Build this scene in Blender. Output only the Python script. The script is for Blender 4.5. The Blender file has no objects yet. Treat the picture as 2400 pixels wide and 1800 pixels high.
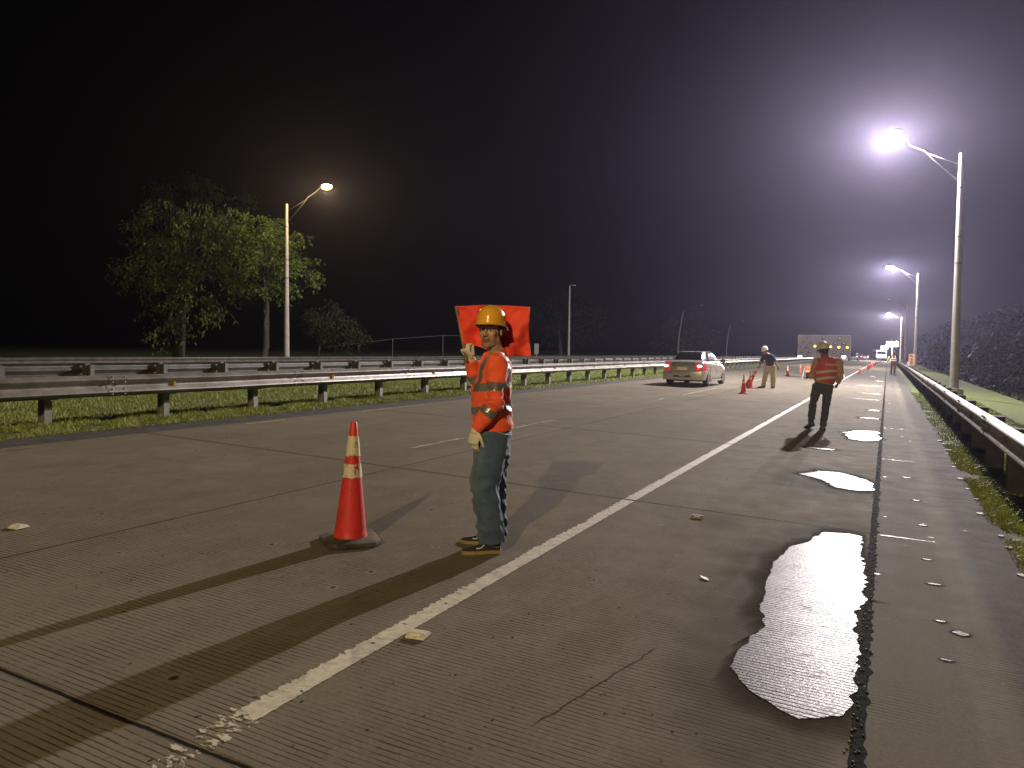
SKY_S = 0.0; EXPO = 0.0
P0 = 4100; P1 = 14000; P2 = 9000; PL = 1050; PF = 12000
WET_LO = .34; WET_HI = .52; DENS = .0004
import bpy, bmesh, math, random
import numpy as np
from mathutils import Vector, Matrix, noise, Euler
random.seed(7); rng = np.random.default_rng(7)
R = math.radians
scene = bpy.context.scene
col = scene.collection
# ------------------------------------------------------------------ camera
H = 1.45
cd = bpy.data.cameras.new("camera"); cam = bpy.data.objects.new("camera", cd); col.objects.link(cam)
cd.sensor_width = 36; cd.lens = 26.25; cd.clip_end = 3000; cd.clip_start = .05
cam.matrix_world = Matrix(((0.89343438, -0.03332395, 0.44795594, 0), (0.44897603, 0.0352038, -0.89285005, 0),
                           (0.01398354, 0.99882441, 0.04641394, H), (0, 0, 0, 1)))
scene.camera = cam
# ------------------------------------------------------------------ night sky, exposure
w = bpy.data.worlds.new("World"); scene.world = w; w.use_nodes = True
wn = w.node_tree; bg = wn.nodes['Background']
sky = wn.nodes.new('ShaderNodeTexSky'); sky.sky_type = 'NISHITA'; sky.sun_disc = False
sky.sun_elevation = R(-4); sky.sun_rotation = R(40)
hs = wn.nodes.new('ShaderNodeHueSaturation'); hs.inputs['Saturation'].default_value = .45
wn.links.new(sky.outputs[0], hs.inputs['Color']); wn.links.new(hs.outputs[0], bg.inputs[0]); bg.inputs[1].default_value = SKY_S
scene.view_settings.view_transform = 'Standard'; scene.view_settings.look = 'None'
scene.view_settings.exposure = EXPO; scene.view_settings.gamma = 1
scene.render.engine = 'CYCLES'

# ------------------------------------------------------------------ ground profile (cross-section of the superelevated road)
PX = [-400, -60, -27, -26, -17, -16.3, -10.16, -9.3, 0, .9, 1.3, 3, 5.2, 9, 30, 400]
PZ = [.2, .2, .2, .2, .28, .3, .3, .29, 0, -.02, -.06, -.22, -.45, -3.2, -8, -9]
def gz(x): return float(np.interp(x, PX, PZ))

# ------------------------------------------------------------------ tagging and linking helpers
def tag(o, label=None, cat=None, group=None, kind=None):
    if label: o['label'] = label
    if cat: o['category'] = cat
    if group: o['group'] = group
    if kind: o['kind'] = kind
    return o
def empty(name, loc=(0, 0, 0), rz=0, **k):
    o = bpy.data.objects.new(name, None); col.objects.link(o); o.location = loc; o.rotation_euler = (0, 0, rz)
    o.empty_display_size = .1
    return tag(o, **k)
def link(name, me, m=None, parent=None, smooth=False, **k):
    o = bpy.data.objects.new(name, me); col.objects.link(o)
    if m is not None and not me.materials:
        for q in (m if isinstance(m, (list, tuple)) else [m]): me.materials.append(q)
    if smooth: me.polygons.foreach_set('use_smooth', [True]*len(me.polygons))
    if parent is not None: o.parent = parent
    return tag(o, **k)
def copy_tree(o, parent=None):
    c = o.copy(); col.objects.link(c)
    if parent is not None: c.parent = parent
    for ch in list(o.children): copy_tree(ch, c)
    return c
def frame(d, ref=Vector((0, 0, 1))):
    d = d.normalized()
    a = ref.cross(d)
    if a.length < 1e-4: a = Vector((1, 0, 0)).cross(d)
    a.normalize(); return a, d.cross(a)
class MB:
    def __init__(s): s.v = []; s.f = []; s.mi = []
    def add(s, vs, fs, m=0):
        b = len(s.v); s.v += [tuple(v) for v in vs]; s.f += [tuple(i+b for i in f) for f in fs]; s.mi += [m]*len(fs); return s
    def box(s, c, d, m=0, M=None):
        x, y, z = d[0]/2, d[1]/2, d[2]/2
        vs = [Vector((i*x, j*y, k*z)) for k in (-1, 1) for j in (-1, 1) for i in (-1, 1)]
        if M is not None: vs = [M @ v for v in vs]
        vs = [v+Vector(c) for v in vs]
        return s.add(vs, [(0, 2, 3, 1), (4, 5, 7, 6), (0, 1, 5, 4), (2, 6, 7, 3), (0, 4, 6, 2), (1, 3, 7, 5)], m)
    def rings(s, rs, m=0, close=True, cap=True):
        n = len(rs[0]); vs = [v for r in rs for v in r]; fs = []
        for i in range(len(rs)-1):
            for j in range(n if close else n-1):
                k = (j+1) % n
                fs.append((i*n+j, i*n+k, (i+1)*n+k, (i+1)*n+j))
        if cap: fs.append(tuple(range(n))[::-1]); fs.append(tuple(range((len(rs)-1)*n, len(rs)*n)))
        return s.add(vs, fs, m)
    def tube(s, pts, rad, n=12, m=0, ref=Vector((0, 0, 1)), rnd=False, p=2.0):
        """tube through points; radius r or (ra along ref x d, rb) ; rnd: rounded ends"""
        pts = [Vector(q) for q in pts]
        if not isinstance(rad, (list,)): rad = [rad]*len(pts)
        rad = [(r, r) if not isinstance(r, tuple) else r for r in rad]
        if rnd:
            d0 = (pts[0]-pts[1]).normalized(); d1 = (pts[-1]-pts[-2]).normalized()
            P = []; Q = []
            for a in (.97, .75, .4): 
                q = min(rad[0]); P.append(pts[0]+d0*q*a); Q.append(tuple(r*math.sqrt(1-a*a) for r in rad[0]))
            P += pts; Q += rad
            for a in (.4, .75, .97):
                q = min(rad[-1]); P.append(pts[-1]+d1*q*a); Q.append(tuple(r*math.sqrt(1-a*a) for r in rad[-1]))
            pts, rad = P, Q
        rs = []
        for i, q in enumerate(pts):
            d = (pts[min(i+1, len(pts)-1)]-pts[max(i-1, 0)])
            a, b = frame(d, ref)
            ring = []
            for j in range(n):
                t = 2*math.pi*j/n; c, sn = math.cos(t), math.sin(t)
                if p != 2: c = math.copysign(abs(c)**(2/p), c); sn = math.copysign(abs(sn)**(2/p), sn)
                ring.append(q+a*c*rad[i][0]+b*sn*rad[i][1])
            rs.append(ring)
        return s.rings(rs, m)
    def ell(s, c, r, m=0, M=None, n=16):
        c = Vector(c); rs = []
        for i in range(1, n):
            ph = -math.pi/2+math.pi*i/n
            ring = []
            for j in range(n):
                t = 2*math.pi*j/n
                v = Vector((r[0]*math.cos(ph)*math.cos(t), r[1]*math.cos(ph)*math.sin(t), r[2]*math.sin(ph)))
                if M is not None: v = M @ v
                ring.append(c+v)
            rs.append(ring)
        return s.rings(rs, m)
    def lathe(s, prof, c=(0, 0, 0), n=24, m=0, M=None, cap=True):
        c = Vector(c); rs = []
        for (r, z) in prof:
            ring = []
            for j in range(n):
                v = Vector((r*math.cos(2*math.pi*j/n), r*math.sin(2*math.pi*j/n), z))
                if M is not None: v = M @ v
                ring.append(c+v)
            rs.append(ring)
        return s.rings(rs, m, cap=cap)
    def prism(s, poly, axis, t, c=(0, 0, 0), m=0, M=None):
        """poly (a,b) points extruded by +-t/2 along axis"""
        def mk(a, b, e):
            v = {'x': Vector((e, a, b)), 'y': Vector((a, e, b)), 'z': Vector((a, b, e))}[axis]
            return (M @ v if M is not None else v)+Vector(c)
        return s.rings([[mk(a, b, -t/2) for a, b in poly], [mk(a, b, t/2) for a, b in poly]], m)
    def mesh(s, name='m'):
        me = bpy.data.meshes.new(name); me.from_pydata(s.v, [], s.f); me.update()
        bm = bmesh.new(); bm.from_mesh(me); bmesh.ops.recalc_face_normals(bm, faces=bm.faces); bm.to_mesh(me); bm.free()
        me.polygons.foreach_set('material_index', s.mi); return me
    def obj(s, name, m=None, parent=None, smooth=False, bev=0, **k):
        me = s.mesh(name)
        if bev:
            bm = bmesh.new(); bm.from_mesh(me)
            es = [e for e in bm.edges if len(e.link_faces) == 2 and e.calc_face_angle() > .5]
            bmesh.ops.bevel(bm, geom=es, offset=bev, segments=2, affect='EDGES', clamp_overlap=True)
            bm.to_mesh(me); bm.free()
        if smooth == 'auto':
            o = link(name, me, m, parent, True, **k)
            bm = bmesh.new(); bm.from_mesh(me)
            for e in bm.edges:
                e.smooth = not (len(e.link_faces) == 2 and e.calc_face_angle() > R(38))
            bm.to_mesh(me); bm.free(); return o
        return link(name, me, m, parent, smooth, **k)
def sheet(name, arr_v, arr_f, m, smooth=False, parent=None, **k):
    me = bpy.data.meshes.new(name); me.from_pydata(arr_v, [], arr_f); me.update()
    return link(name, me, m, parent, smooth, **k)

# ------------------------------------------------------------------ material helper
class Mat:
    def __init__(s, name):
        s.m = bpy.data.materials.new(name); s.m.use_nodes = True; s.t = s.m.node_tree
        s.b = s.t.nodes['Principled BSDF']; s.out = s.t.nodes['Material Output']
        tc = s.t.nodes.new('ShaderNodeTexCoord'); s.P = tc.outputs['Object']
    def _in(s, sock, v):
        if v is None: return
        if isinstance(v, bpy.types.NodeSocket): s.t.links.new(v, sock)
        else:
            if isinstance(v, tuple) and len(v) == 3 and sock.type == 'RGBA': v = v+(1,)
            sock.default_value = v
    def math(s, op, a, b=None, c=None, clamp=False):
        n = s.t.nodes.new('ShaderNodeMath'); n.operation = op; n.use_clamp = clamp
        s._in(n.inputs[0], a); s._in(n.inputs[1], b); s._in(n.inputs[2], c); return n.outputs[0]
    def scale(s, v, sc, off=(0, 0, 0)):
        n = s.t.nodes.new('ShaderNodeMapping'); s._in(n.inputs[0], v); n.inputs['Scale'].default_value = sc; n.inputs['Location'].default_value = off
        return n.outputs[0]
    def noise(s, v, sc, det=3, rough=.55, dist=0):
        n = s.t.nodes.new('ShaderNodeTexNoise'); s._in(n.inputs['Vector'], v); n.inputs['Scale'].default_value = sc
        n.inputs['Detail'].default_value = det; n.inputs['Roughness'].default_value = rough; n.inputs['Distortion'].default_value = dist
        return n.outputs['Fac']
    def vor(s, v, sc, out='Distance'):
        n = s.t.nodes.new('ShaderNodeTexVoronoi'); s._in(n.inputs['Vector'], v); n.inputs['Scale'].default_value = sc; return n.outputs[out]
    def ramp(s, f, a, b, lo=0., hi=1.):
        n = s.t.nodes.new('ShaderNodeMapRange'); s._in(n.inputs[0], f)
        for i, q in enumerate((a, b, lo, hi)): n.inputs[i+1].default_value = q
        n.interpolation_type = 'SMOOTHSTEP'; return n.outputs[0]
    def mix(s, f, a, b, bt='MIX'):
        n = s.t.nodes.new('ShaderNodeMix'); n.data_type = 'RGBA'; n.blend_type = bt
        s._in(n.inputs[0], f); s._in(n.inputs[6], a); s._in(n.inputs[7], b); return n.outputs[2]
    def xyz(s, v):
        n = s.t.nodes.new('ShaderNodeSeparateXYZ'); s._in(n.inputs[0], v); return n.outputs
    def vec(s, x, y, z):
        n = s.t.nodes.new('ShaderNodeCombineXYZ'); s._in(n.inputs[0], x); s._in(n.inputs[1], y); s._in(n.inputs[2], z); return n.outputs[0]
    def bump(s, h, st=.3, d=.01):
        n = s.t.nodes.new('ShaderNodeBump'); s._in(n.inputs['Height'], h); n.inputs['Strength'].default_value = st; n.inputs['Distance'].default_value = d
        s.t.links.new(n.outputs[0], s.b.inputs['Normal']); return n.outputs[0]
    def set(s, **k):
        nm = dict(col='Base Color', rough='Roughness', metal='Metallic', alpha='Alpha', emi='Emission Color', es='Emission Strength', spec='Specular IOR Level', coat='Coat Weight', trans='Transmission Weight', sheen='Sheen Weight', sss='Subsurface Weight')
        for a, v in k.items(): s._in(s.b.inputs[nm[a]], v)
        return s.m
def plain(name, c, rough=.6, metal=0, nz=.15, sc=8., bump=0, dirt=None, **k):
    M = Mat(name); f = M.noise(M.P, sc, 5)
    cc = M.mix(M.ramp(f, .3, .7), tuple(q*(1-nz) for q in c), tuple(min(1, q*(1+nz)) for q in c))
    if dirt: cc = M.mix(M.ramp(M.noise(M.P, sc*.6, 6, .7), .48, .68, 0, dirt[1]), cc, dirt[0])
    r = M.ramp(M.noise(M.P, sc*2.3, 4), .2, .8, max(0, rough-.08), min(1, rough+.08))
    M.set(col=cc, rough=r, metal=metal, **k)
    if bump: M.bump(M.noise(M.P, sc*6, 4), bump, .004)
    return M.m
def emit(name, c, s):
    M = Mat(name); M.set(col=tuple(min(.8, q) for q in c), emi=c, es=s, rough=.3); return M.m
# ------------------------------------------------------------------ street-lamp light sources (batwing distribution, as road luminaires have)
def lamp_light(name, loc, power, color, size=.16, k=.9, mx=4.0):
    ld = bpy.data.lights.new(name, 'POINT'); ld.energy = power; ld.color = color; ld.shadow_soft_size = size
    ld.use_nodes = True; t = ld.node_tree; em = t.nodes['Emission']
    g = t.nodes.new('ShaderNodeNewGeometry'); sx = t.nodes.new('ShaderNodeSeparateXYZ'); t.links.new(g.outputs['Incoming'], sx.inputs[0])
    def m(op, a, b=None):
        n = t.nodes.new('ShaderNodeMath'); n.operation = op
        for i, q in enumerate((a, b)):
            if q is None: continue
            if isinstance(q, bpy.types.NodeSocket): t.links.new(q, n.inputs[i])
            else: n.inputs[i].default_value = q
        return n.outputs[0]
    c = m('MULTIPLY', sx.outputs[2], -1.0)           # cosine from straight down
    cc = m('MAXIMUM', c, .08)
    s = m('MINIMUM', m('DIVIDE', 1.0, m('POWER', cc, k)), mx)
    up = m('LESS_THAN', c, -.02)                     # little light above the horizontal
    s2 = m('ADD', m('MULTIPLY', s, m('SUBTRACT', 1.0, up)), m('MULTIPLY', up, .14))
    t.links.new(s2, em.inputs['Strength'])
    o = bpy.data.objects.new(name, ld); o.location = loc; col.objects.link(o); return o

# ------------------------------------------------------------------ materials
def road_mat(name, base=(.205, .178, .138), grooves=1.0, joints=True, wetjoint=False, dark=1.0, seam=True):
    M = Mat(name); P = M.P; x, y, z = M.xyz(P)
    big = M.noise(P, .35, 4); streak = M.noise(M.scale(P, (1.6, .12, 1)), 1., 4)
    mid = M.noise(P, 3.1, 6, .65); fine = M.noise(P, 46, 3, .7)
    c = M.mix(M.ramp(big, .3, .7), tuple(q*.84*dark for q in base), tuple(q*1.1*dark for q in base))
    c = M.mix(M.ramp(streak, .35, .7, 0, .42), c, tuple(q*.62*dark for q in base))
    c = M.mix(M.ramp(M.noise(M.scale(P, (1.3, .7, 1)), 1.3, 7, .75), .46, .66, 0, .42), c, tuple(q*.5*dark for q in base))
    c = M.mix(M.ramp(mid, .3, .75, 0, .6), c, tuple(q*.68*dark for q in base))
    c = M.mix(M.ramp(fine, .25, .85, 0, .45), c, tuple(q*1.35*dark for q in base))
    # transverse tining
    wob = M.noise(M.scale(P, (.8, 6, 1)), 1., 2); wob2 = M.noise(M.scale(P, (9, 9, 1)), 1., 2)
    ph = M.math('ADD', M.math('MULTIPLY', y, 1/.031), M.math('ADD', M.math('MULTIPLY', wob, 1.5), M.math('MULTIPLY', wob2, .22)))
    g = M.math('PINGPONG', ph, .5)
    gm = M.ramp(g, .0, .19, 1, 0)
    worn = M.math('MULTIPLY', M.ramp(M.noise(P, .9, 5, .65), .34, .56, .12, 1), M.math('MULTIPLY', M.ramp(y, 4.5, 9., 1, .3), M.ramp(M.noise(M.scale(P, (1, .5, 1)), 8., 6, .75), .34, .56, .15, 1)))
    near = M.math('MULTIPLY', gm, M.math('MULTIPLY', worn, grooves), clamp=True)
    c = M.mix(M.math('MULTIPLY', near, .82), c, tuple(q*.12*dark for q in base))
    # pock marks, oil drops and pits
    pw = M.math('MULTIPLY', M.math('SUBTRACT', M.noise(P, 30, 3), .5), .12)
    v = M.math('ADD', M.vor(M.scale(P, (1, .8, 1)), 4.2), pw); pit = M.math('MULTIPLY', M.ramp(v, .045, .10, 1, 0), M.ramp(M.noise(P, 2.3, 2), .50, .55)); halo = M.math('MULTIPLY', M.ramp(v, .10, .17, 1, 0), M.ramp(M.noise(P, 2.3, 2), .50, .55))
    c = M.mix(M.math('MULTIPLY', halo, .45), c, tuple(q*1.3*dark for q in base))
    v2 = M.vor(M.scale(P, (1, .6, 1), (3.3, 1.7, 0)), 19.); pit2 = M.math('MULTIPLY', M.ramp(v2, .08, .16, 1, 0), M.ramp(M.noise(P, 4.1, 4), .52, .6))
    pits = M.math('MAXIMUM', pit, pit2)
    c = M.mix(M.math('MULTIPLY', pits, .85), c, (.012, .011, .01))
    h = M.math('SUBTRACT', M.math('MULTIPLY', fine, .22), M.math('ADD', M.math('MULTIPLY', near, .8), pits))
    rough = M.ramp(mid, .2, .8, .82, .95)
    if joints:
        wj = M.math('MULTIPLY', M.noise(P, 14, 3), .012)
        d = M.math('ABSOLUTE', M.math('SUBTRACT', M.math('WRAP', M.math('ADD', y, wj), 4.88-2.44+1.756, -2.44+1.756), 1.762))
        jt = M.ramp(d, .005, .014, 1, 0)
        dl = M.math('ABSOLUTE', M.math('ADD', x, M.math('ADD', wj, 4.715)))
        jl = M.ramp(dl, .004, .012, 1, 0)
        jj = M.math('MAXIMUM', jt, M.math('MULTIPLY', jl, .8))
        # rubbed edge around the joint
        c = M.mix(M.ramp(d, .01, .1, .3, 0), c, tuple(q*.5*dark for q in base))
        c = M.mix(jj, c, (.014, .012, .01)); h = M.math('SUBTRACT', h, M.math('MULTIPLY', jj, 2.5))
        # a diagonal crack near the viewer
        dg = M.math('ABSOLUTE', M.math('ADD', M.math('SUBTRACT', M.math('MULTIPLY', M.math('ADD', y, -2.56), .215), M.math('ADD', x, 1.13)), M.math('MULTIPLY', M.math('SUBTRACT', M.noise(P, 9, 4), .5), .05)))
        seg = M.math('MULTIPLY', M.ramp(y, 2.45, 2.56), M.ramp(y, 3.4, 3.5, 1, 0))
        c = M.mix(M.math('MULTIPLY', M.math('MULTIPLY', M.ramp(dg, .002, .008, 1, 0), seg), .85), c, (.02, .017, .014))
        if wetjoint:
            wet = M.math('MULTIPLY', M.ramp(d, .006, .02, 1, 0), M.ramp(M.noise(M.scale(P, (5, 3, 1)), 1.2, 3), .4, .5))
            rough = M.math('MULTIPLY', rough, M.math('SUBTRACT', 1., M.math('MULTIPLY', wet, .72)))
    if seam:
        # damp, dark halo where the puddles have spread
        for (cx, cy, rx, ry, st) in ((-.36, 4.7, .60, 2.4, .85), (-.5, 9.1, .7, 1.1, .7), (-.4, 1.6, .6, .95, .9), (-.4, 14.6, .6, 1.6, .3), (-1.25, 6.3, .2, .3, .25)):
            dx = M.math('DIVIDE', M.math('ADD', x, -cx), rx); dy = M.math('DIVIDE', M.math('ADD', y, -cy), ry)
            dd = M.math('ADD', M.math('ADD', M.math('MULTIPLY', dx, dx), M.math('MULTIPLY', dy, dy)), M.math('MULTIPLY', M.math('SUBTRACT', M.noise(P, 2.2, 4), .5), 1.1))
            c = M.mix(M.ramp(dd, .45, 1.25, st, 0), c, tuple(q*.38*dark for q in base))
    M.set(col=c, rough=rough, spec=.05); M.bump(h, .55, .004); return M.m
def shoulder_mat():
    M = Mat('edge_slab_concrete'); P = M.P; x, y, z = M.xyz(P)
    b = (.135, .117, .092)
    mid = M.noise(P, 2.6, 6, .65); fine = M.noise(P, 60, 3, .7)
    c = M.mix(M.ramp(mid, .3, .7), tuple(q*.8 for q in b), tuple(q*1.1 for q in b))
    # slab beside the seam, then a pale worn lane and a dark strip
    xw = M.math('ADD', x, M.math('MULTIPLY', M.math('SUBTRACT', M.noise(M.scale(P, (1, .5, 1)), 1.3, 4), .5), .12))
    c = M.mix(M.ramp(xw, .50, .62, 0, .72), c, (.035, .031, .028))
    c = M.mix(M.math('MULTIPLY', M.ramp(xw, .33, .40), M.ramp(xw, .46, .54, 1, 0)), c, (.165, .145, .115))
    c = M.mix(M.ramp(M.noise(M.scale(P, (2.5, .15, 1)), 1, 4), .45, .7, 0, .4), c, (.07, .063, .055))
    c = M.mix(M.ramp(fine, .3, .9, 0, .35), c, (.3, .27, .24))
    g = M.math('PINGPONG', M.math('ADD', M.math('MULTIPLY', y, 1/.031), M.math('MULTIPLY', M.noise(M.scale(P, (1, 5, 1)), 1, 2), 1.6)), .5)
    gm = M.math('MULTIPLY', M.ramp(g, 0, .19, 1, 0), M.math('MULTIPLY', M.ramp(M.noise(P, 1.4, 4), .45, .62), M.ramp(y, 3.5, 6.5, 1, .2)))
    c = M.mix(M.math('MULTIPLY', gm, .5), c, (.05, .045, .04))
    wj = M.math('MULTIPLY', M.noise(P, 14, 3), .012)
    d = M.math('ABSOLUTE', M.math('SUBTRACT', M.math('WRAP', M.math('ADD', y, wj), 4.88-2.44+1.756, -2.44+1.756), 1.762))
    lim = M.ramp(x, .36, .4, 1, 0)
    jt = M.math('MULTIPLY', M.ramp(d, .003, .009, 1, 0), lim)
    c = M.mix(jt, c, (.02, .018, .016))
    wet = M.math('MULTIPLY', jt, M.ramp(M.noise(M.scale(P, (5, 3, 1)), 1.2, 3), .35, .5))
    # small wet pits that glint
    v = M.vor(M.scale(P, (1, 2.4, 1)), 3.1); pit = M.math('MULTIPLY', M.ramp(v, .05, .09, 1, 0), M.ramp(M.noise(P, 2.9, 2), .5, .56))
    wetall = M.math('MAXIMUM', wet, pit)
    M.set(col=c, rough=M.math('SUBTRACT', M.ramp(mid, .2, .8, .82, .95), M.math('MULTIPLY', wetall, .6)), spec=.08)
    M.bump(M.math('SUBTRACT', M.math('MULTIPLY', fine, .3), M.math('ADD', M.math('MULTIPLY', gm, .7), M.math('MULTIPLY', jt, 2))), .5, .004); return M.m
def wet_mat(far=1.):
    M = Mat('wet_tined_concrete'); P = M.P; x, y, z = M.xyz(P)
    g = M.math('PINGPONG', M.math('ADD', M.math('MULTIPLY', y, 1/.031), M.math('MULTIPLY', M.noise(M.scale(P, (1, 6, 1)), 1., 2), 1.5)), .5)
    gm = M.ramp(g, .02, .24, 1, 0); fine = M.noise(P, 75, 3, .75); mid = M.noise(M.scale(P, (1, 2.5, 1)), 7, 4)
    c = M.mix(gm, (.10, .09, .085), (.03, .027, .025))
    c = M.mix(M.ramp(mid, .6, .72), c, (.03, .027, .024))
    M.set(col=c, rough=M.ramp(fine, .3, .75, WET_LO+.1*(far < 1), WET_HI+.1*(far < 1)), spec=M.math('MULTIPLY', M.math('SUBTRACT', .075*far, M.math('MULTIPLY', M.math('MULTIPLY', gm, M.ramp(M.noise(P, 3, 3), .3, .6, .35, 1)), .074*far)), M.math('MULTIPLY', M.ramp(M.noise(M.scale(P, (1, 1.6, 1)), 110, 2, .8), .38, .6, .25, 1), M.ramp(mid, .60, .72, 1, .35))))
    M.bump(M.math('SUBTRACT', M.math('MULTIPLY', fine, .5), M.math('MULTIPLY', gm, .3)), .5, .004)
    return M.m
def grass_ground():
    M = Mat('short_grass_ground'); P = M.P
    f = M.noise(P, 9, 6, .7); b = M.noise(P, .8, 4); s = M.noise(P, 70, 3, .8)
    c = M.mix(M.ramp(f, .3, .7), (.05, .07, .012), (.15, .18, .03))
    c = M.mix(M.ramp(b, .5, .72, 0, .5), c, (.085, .07, .03)); c = M.mix(M.ramp(s, .3, .8, 0, .5), c, (.19, .22, .045))
    M.set(col=c, rough=.85); M.bump(M.math('ADD', f, s), .9, .05); return M.m
def paint_mat(name, base, x0, w, thr=.55, teeth=.34, side=1):
    M = Mat(name); P = M.P; x, y, z = M.xyz(P)
    u = M.math('DIVIDE', M.math('SUBTRACT', x, x0), w)
    if side < 0: u = M.math('SUBTRACT', 1., u)
    t = M.math('MULTIPLY', M.noise(M.scale(P, (1.5, 26, 1)), 1., 4, .65), teeth*1.9)
    t2 = M.math('MULTIPLY', M.ramp(M.noise(M.scale(P, (1, 1.1, 1)), 1., 3), .5, .75), teeth*.8)
    keep = M.ramp(M.math('SUBTRACT', u, M.math('ADD', M.math('SUBTRACT', t, teeth*.62), t2)), -.02, .03)
    e2 = M.ramp(M.math('SUBTRACT', M.math('SUBTRACT', 1., u), M.math('MULTIPLY', M.noise(M.scale(P, (8, 34, 1)), 1., 3), .13)), -.02, .03)
    hole = M.ramp(M.noise(M.scale(P, (16, 30, 1)), 1., 4, .6), thr+.10, thr+.13, 1, 0)
    if 'fragments' not in name: keep = M.math('MULTIPLY', keep, M.ramp(M.math('ADD', M.math('SUBTRACT', y, 1.9), M.math('MULTIPLY', M.math('SUBTRACT', M.noise(P, 14, 4), .5), .5)), .05, .10))
    gap = M.ramp(M.math('ADD', M.noise(M.scale(P, (3, 55, 1)), 1., 2), M.math('MULTIPLY', M.ramp(M.noise(M.scale(P, (1, .5, 1)), 1, 2), .5, .65), .12)), thr+.22, thr+.26, 1, 0)
    a = M.math('MULTIPLY', M.math('MULTIPLY', keep, e2), M.math('MULTIPLY', hole, gap))
    c = M.mix(M.ramp(M.noise(P, 22, 5, .7), .35, .75), base, tuple(q*.58 for q in base))
    M.set(col=c, rough=.55, alpha=a); M.bump(M.noise(P, 60, 3), .3, .003); return M.m
M_road = road_mat('tined_concrete'); M_out = road_mat('tined_concrete_outer', wetjoint=True)
M_far = road_mat('far_concrete', joints=False, grooves=0, seam=False, dark=.8)
M_asph = plain('dark_asphalt_shoulder', (.062, .056, .048), .8, nz=.35, sc=5, bump=.5)
M_edge = shoulder_mat(); M_wet = wet_mat(); M_wetf = wet_mat(.55); M_grass = grass_ground()
M_white = paint_mat('worn_white_paint', (.62, .57, .48), -2.16, .135, thr=.55)
M_frag = paint_mat('paint_fragments', (.62, .57, .48), -2.20, .20, thr=.36, teeth=.5)
M_dash = paint_mat('worn_lane_paint', (.60, .56, .48), -5.44, .10, thr=.42, teeth=.5)
M_yel = paint_mat('worn_yellow_paint', (.34, .27, .12), -8.62, .09, thr=.48, teeth=.45)
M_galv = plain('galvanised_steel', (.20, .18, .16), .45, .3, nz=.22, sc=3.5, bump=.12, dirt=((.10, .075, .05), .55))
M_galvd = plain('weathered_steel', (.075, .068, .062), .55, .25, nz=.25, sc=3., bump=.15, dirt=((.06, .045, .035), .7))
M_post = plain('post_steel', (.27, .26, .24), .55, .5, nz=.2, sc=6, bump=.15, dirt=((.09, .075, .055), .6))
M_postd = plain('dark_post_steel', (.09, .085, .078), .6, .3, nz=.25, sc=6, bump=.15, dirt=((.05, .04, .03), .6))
M_wood = plain('dark_timber_post', (.016, .014, .012), .85, nz=.4, sc=9, bump=.5)
M_conc = plain('spun_concrete_pole', (.25, .23, .205), .8, nz=.14, sc=2.2, bump=.3, dirt=((.2, .17, .14), .5))
M_arm = plain('lamp_arm_metal', (.10, .095, .09), .6, .2, sc=5)
M_head = plain('lamp_housing', (.06, .06, .06), .4, .5)
M_yref = plain('yellow_reflector', (.75, .52, .05), .35); M_wref = plain('white_reflector', (.8, .78, .72), .35)
M_seam = plain('rubble_seam', (.02, .018, .016), .95, spec=.04, nz=.6, sc=60, bump=1.)
M_black = plain('black_rubber', (.02, .02, .02), .7, nz=.3, bump=.2)
Md = Mat('damp_concrete'); an = Md.t.nodes.new('ShaderNodeAttribute'); an.attribute_name = 'fade'
M_damp = Md.set(col=(.050, .042, .033), rough=.95, spec=.012, alpha=Md.math('MULTIPLY', Md.math('MULTIPLY', an.outputs['Fac'], .72), Md.ramp(Md.noise(Md.P, 24, 5, .7), .25, .55, .45, 1)))
# ------------------------------------------------------------------ ground, carriageways
YS = [-70, -40] + [-20+k*1.0 for k in range(0, 60)] + [42+k*6 for k in range(0, 20)] + [170, 220, 300, 420, 700, 1400]
def strip(name, xs, m, dz, ys=YS, kind='structure', wob=None, **k):
    V = []; F = []
    for y in ys:
        for i, x in enumerate(xs):
            xx = x+(wob(i, y) if wob else 0)
            V.append((xx, y, gz(xx)+dz))
    n = len(xs)
    for i in range(len(ys)-1):
        for j in range(n-1): F.append((i*n+j, i*n+j+1, (i+1)*n+j+1, (i+1)*n+j))
    return sheet(name, V, F, m, kind=kind, **k)
strip('ground', PX, M_grass, -.02)
FY = [-20+k*.12 for k in range(0, 540)] + [45+k*4 for k in range(0, 30)] + [170, 220, 300, 420, 700]
def jag(i, y):
    if i == 0: return .10*noise.noise(Vector((3, y*.6, 0)))+.035*noise.noise(Vector((1, y*3.5, 4)))
    return 0
def jagr(i, y):
    if i == 2: return .10*noise.noise(Vector((7, y*.8, 0)))+.06*noise.noise(Vector((2, y*4.5, 9)))
    return 0
strip('road', [-8.75, -5.44, -2.1, -.075], M_road, .004)
strip('left_shoulder', [-9.42, -8.9, -8.752], M_asph, .0015, ys=FY, wob=jag)
strip('right_shoulder', [-.045, .4, .9], M_edge, .004, ys=FY, wob=jagr)
strip('far_carriageway', [-26.2, -17.1], M_far, .004)
# seam full of grit between road and right shoulder
mb = MB(); V = []; F = []; ys = [-6+k*.03 for k in range(0, 1500)] + [40+k*1.5 for k in range(90)]
for i, y in enumerate(ys):
    l = -.076-abs(.020*noise.noise(Vector((y*11, 3, 0))))*(1 if y < 40 else 0); r = -.044+.012+abs(.045*noise.noise(Vector((y*9, 8, 2))))
    V += [(l, y, .0065), (-.06+.01*noise.noise(Vector((y*30, 1, 1))), y, .0075+.006*noise.noise(Vector((y*25, 5, 5)))), (r, y, .0055)]
for i in range(len(ys)-1):
    F += [(i*3, i*3+1, i*3+4, i*3+3), (i*3+1, i*3+2, i*3+5, i*3+4)]
sheet('road_seam', V, F, M_seam, kind='structure')
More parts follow.
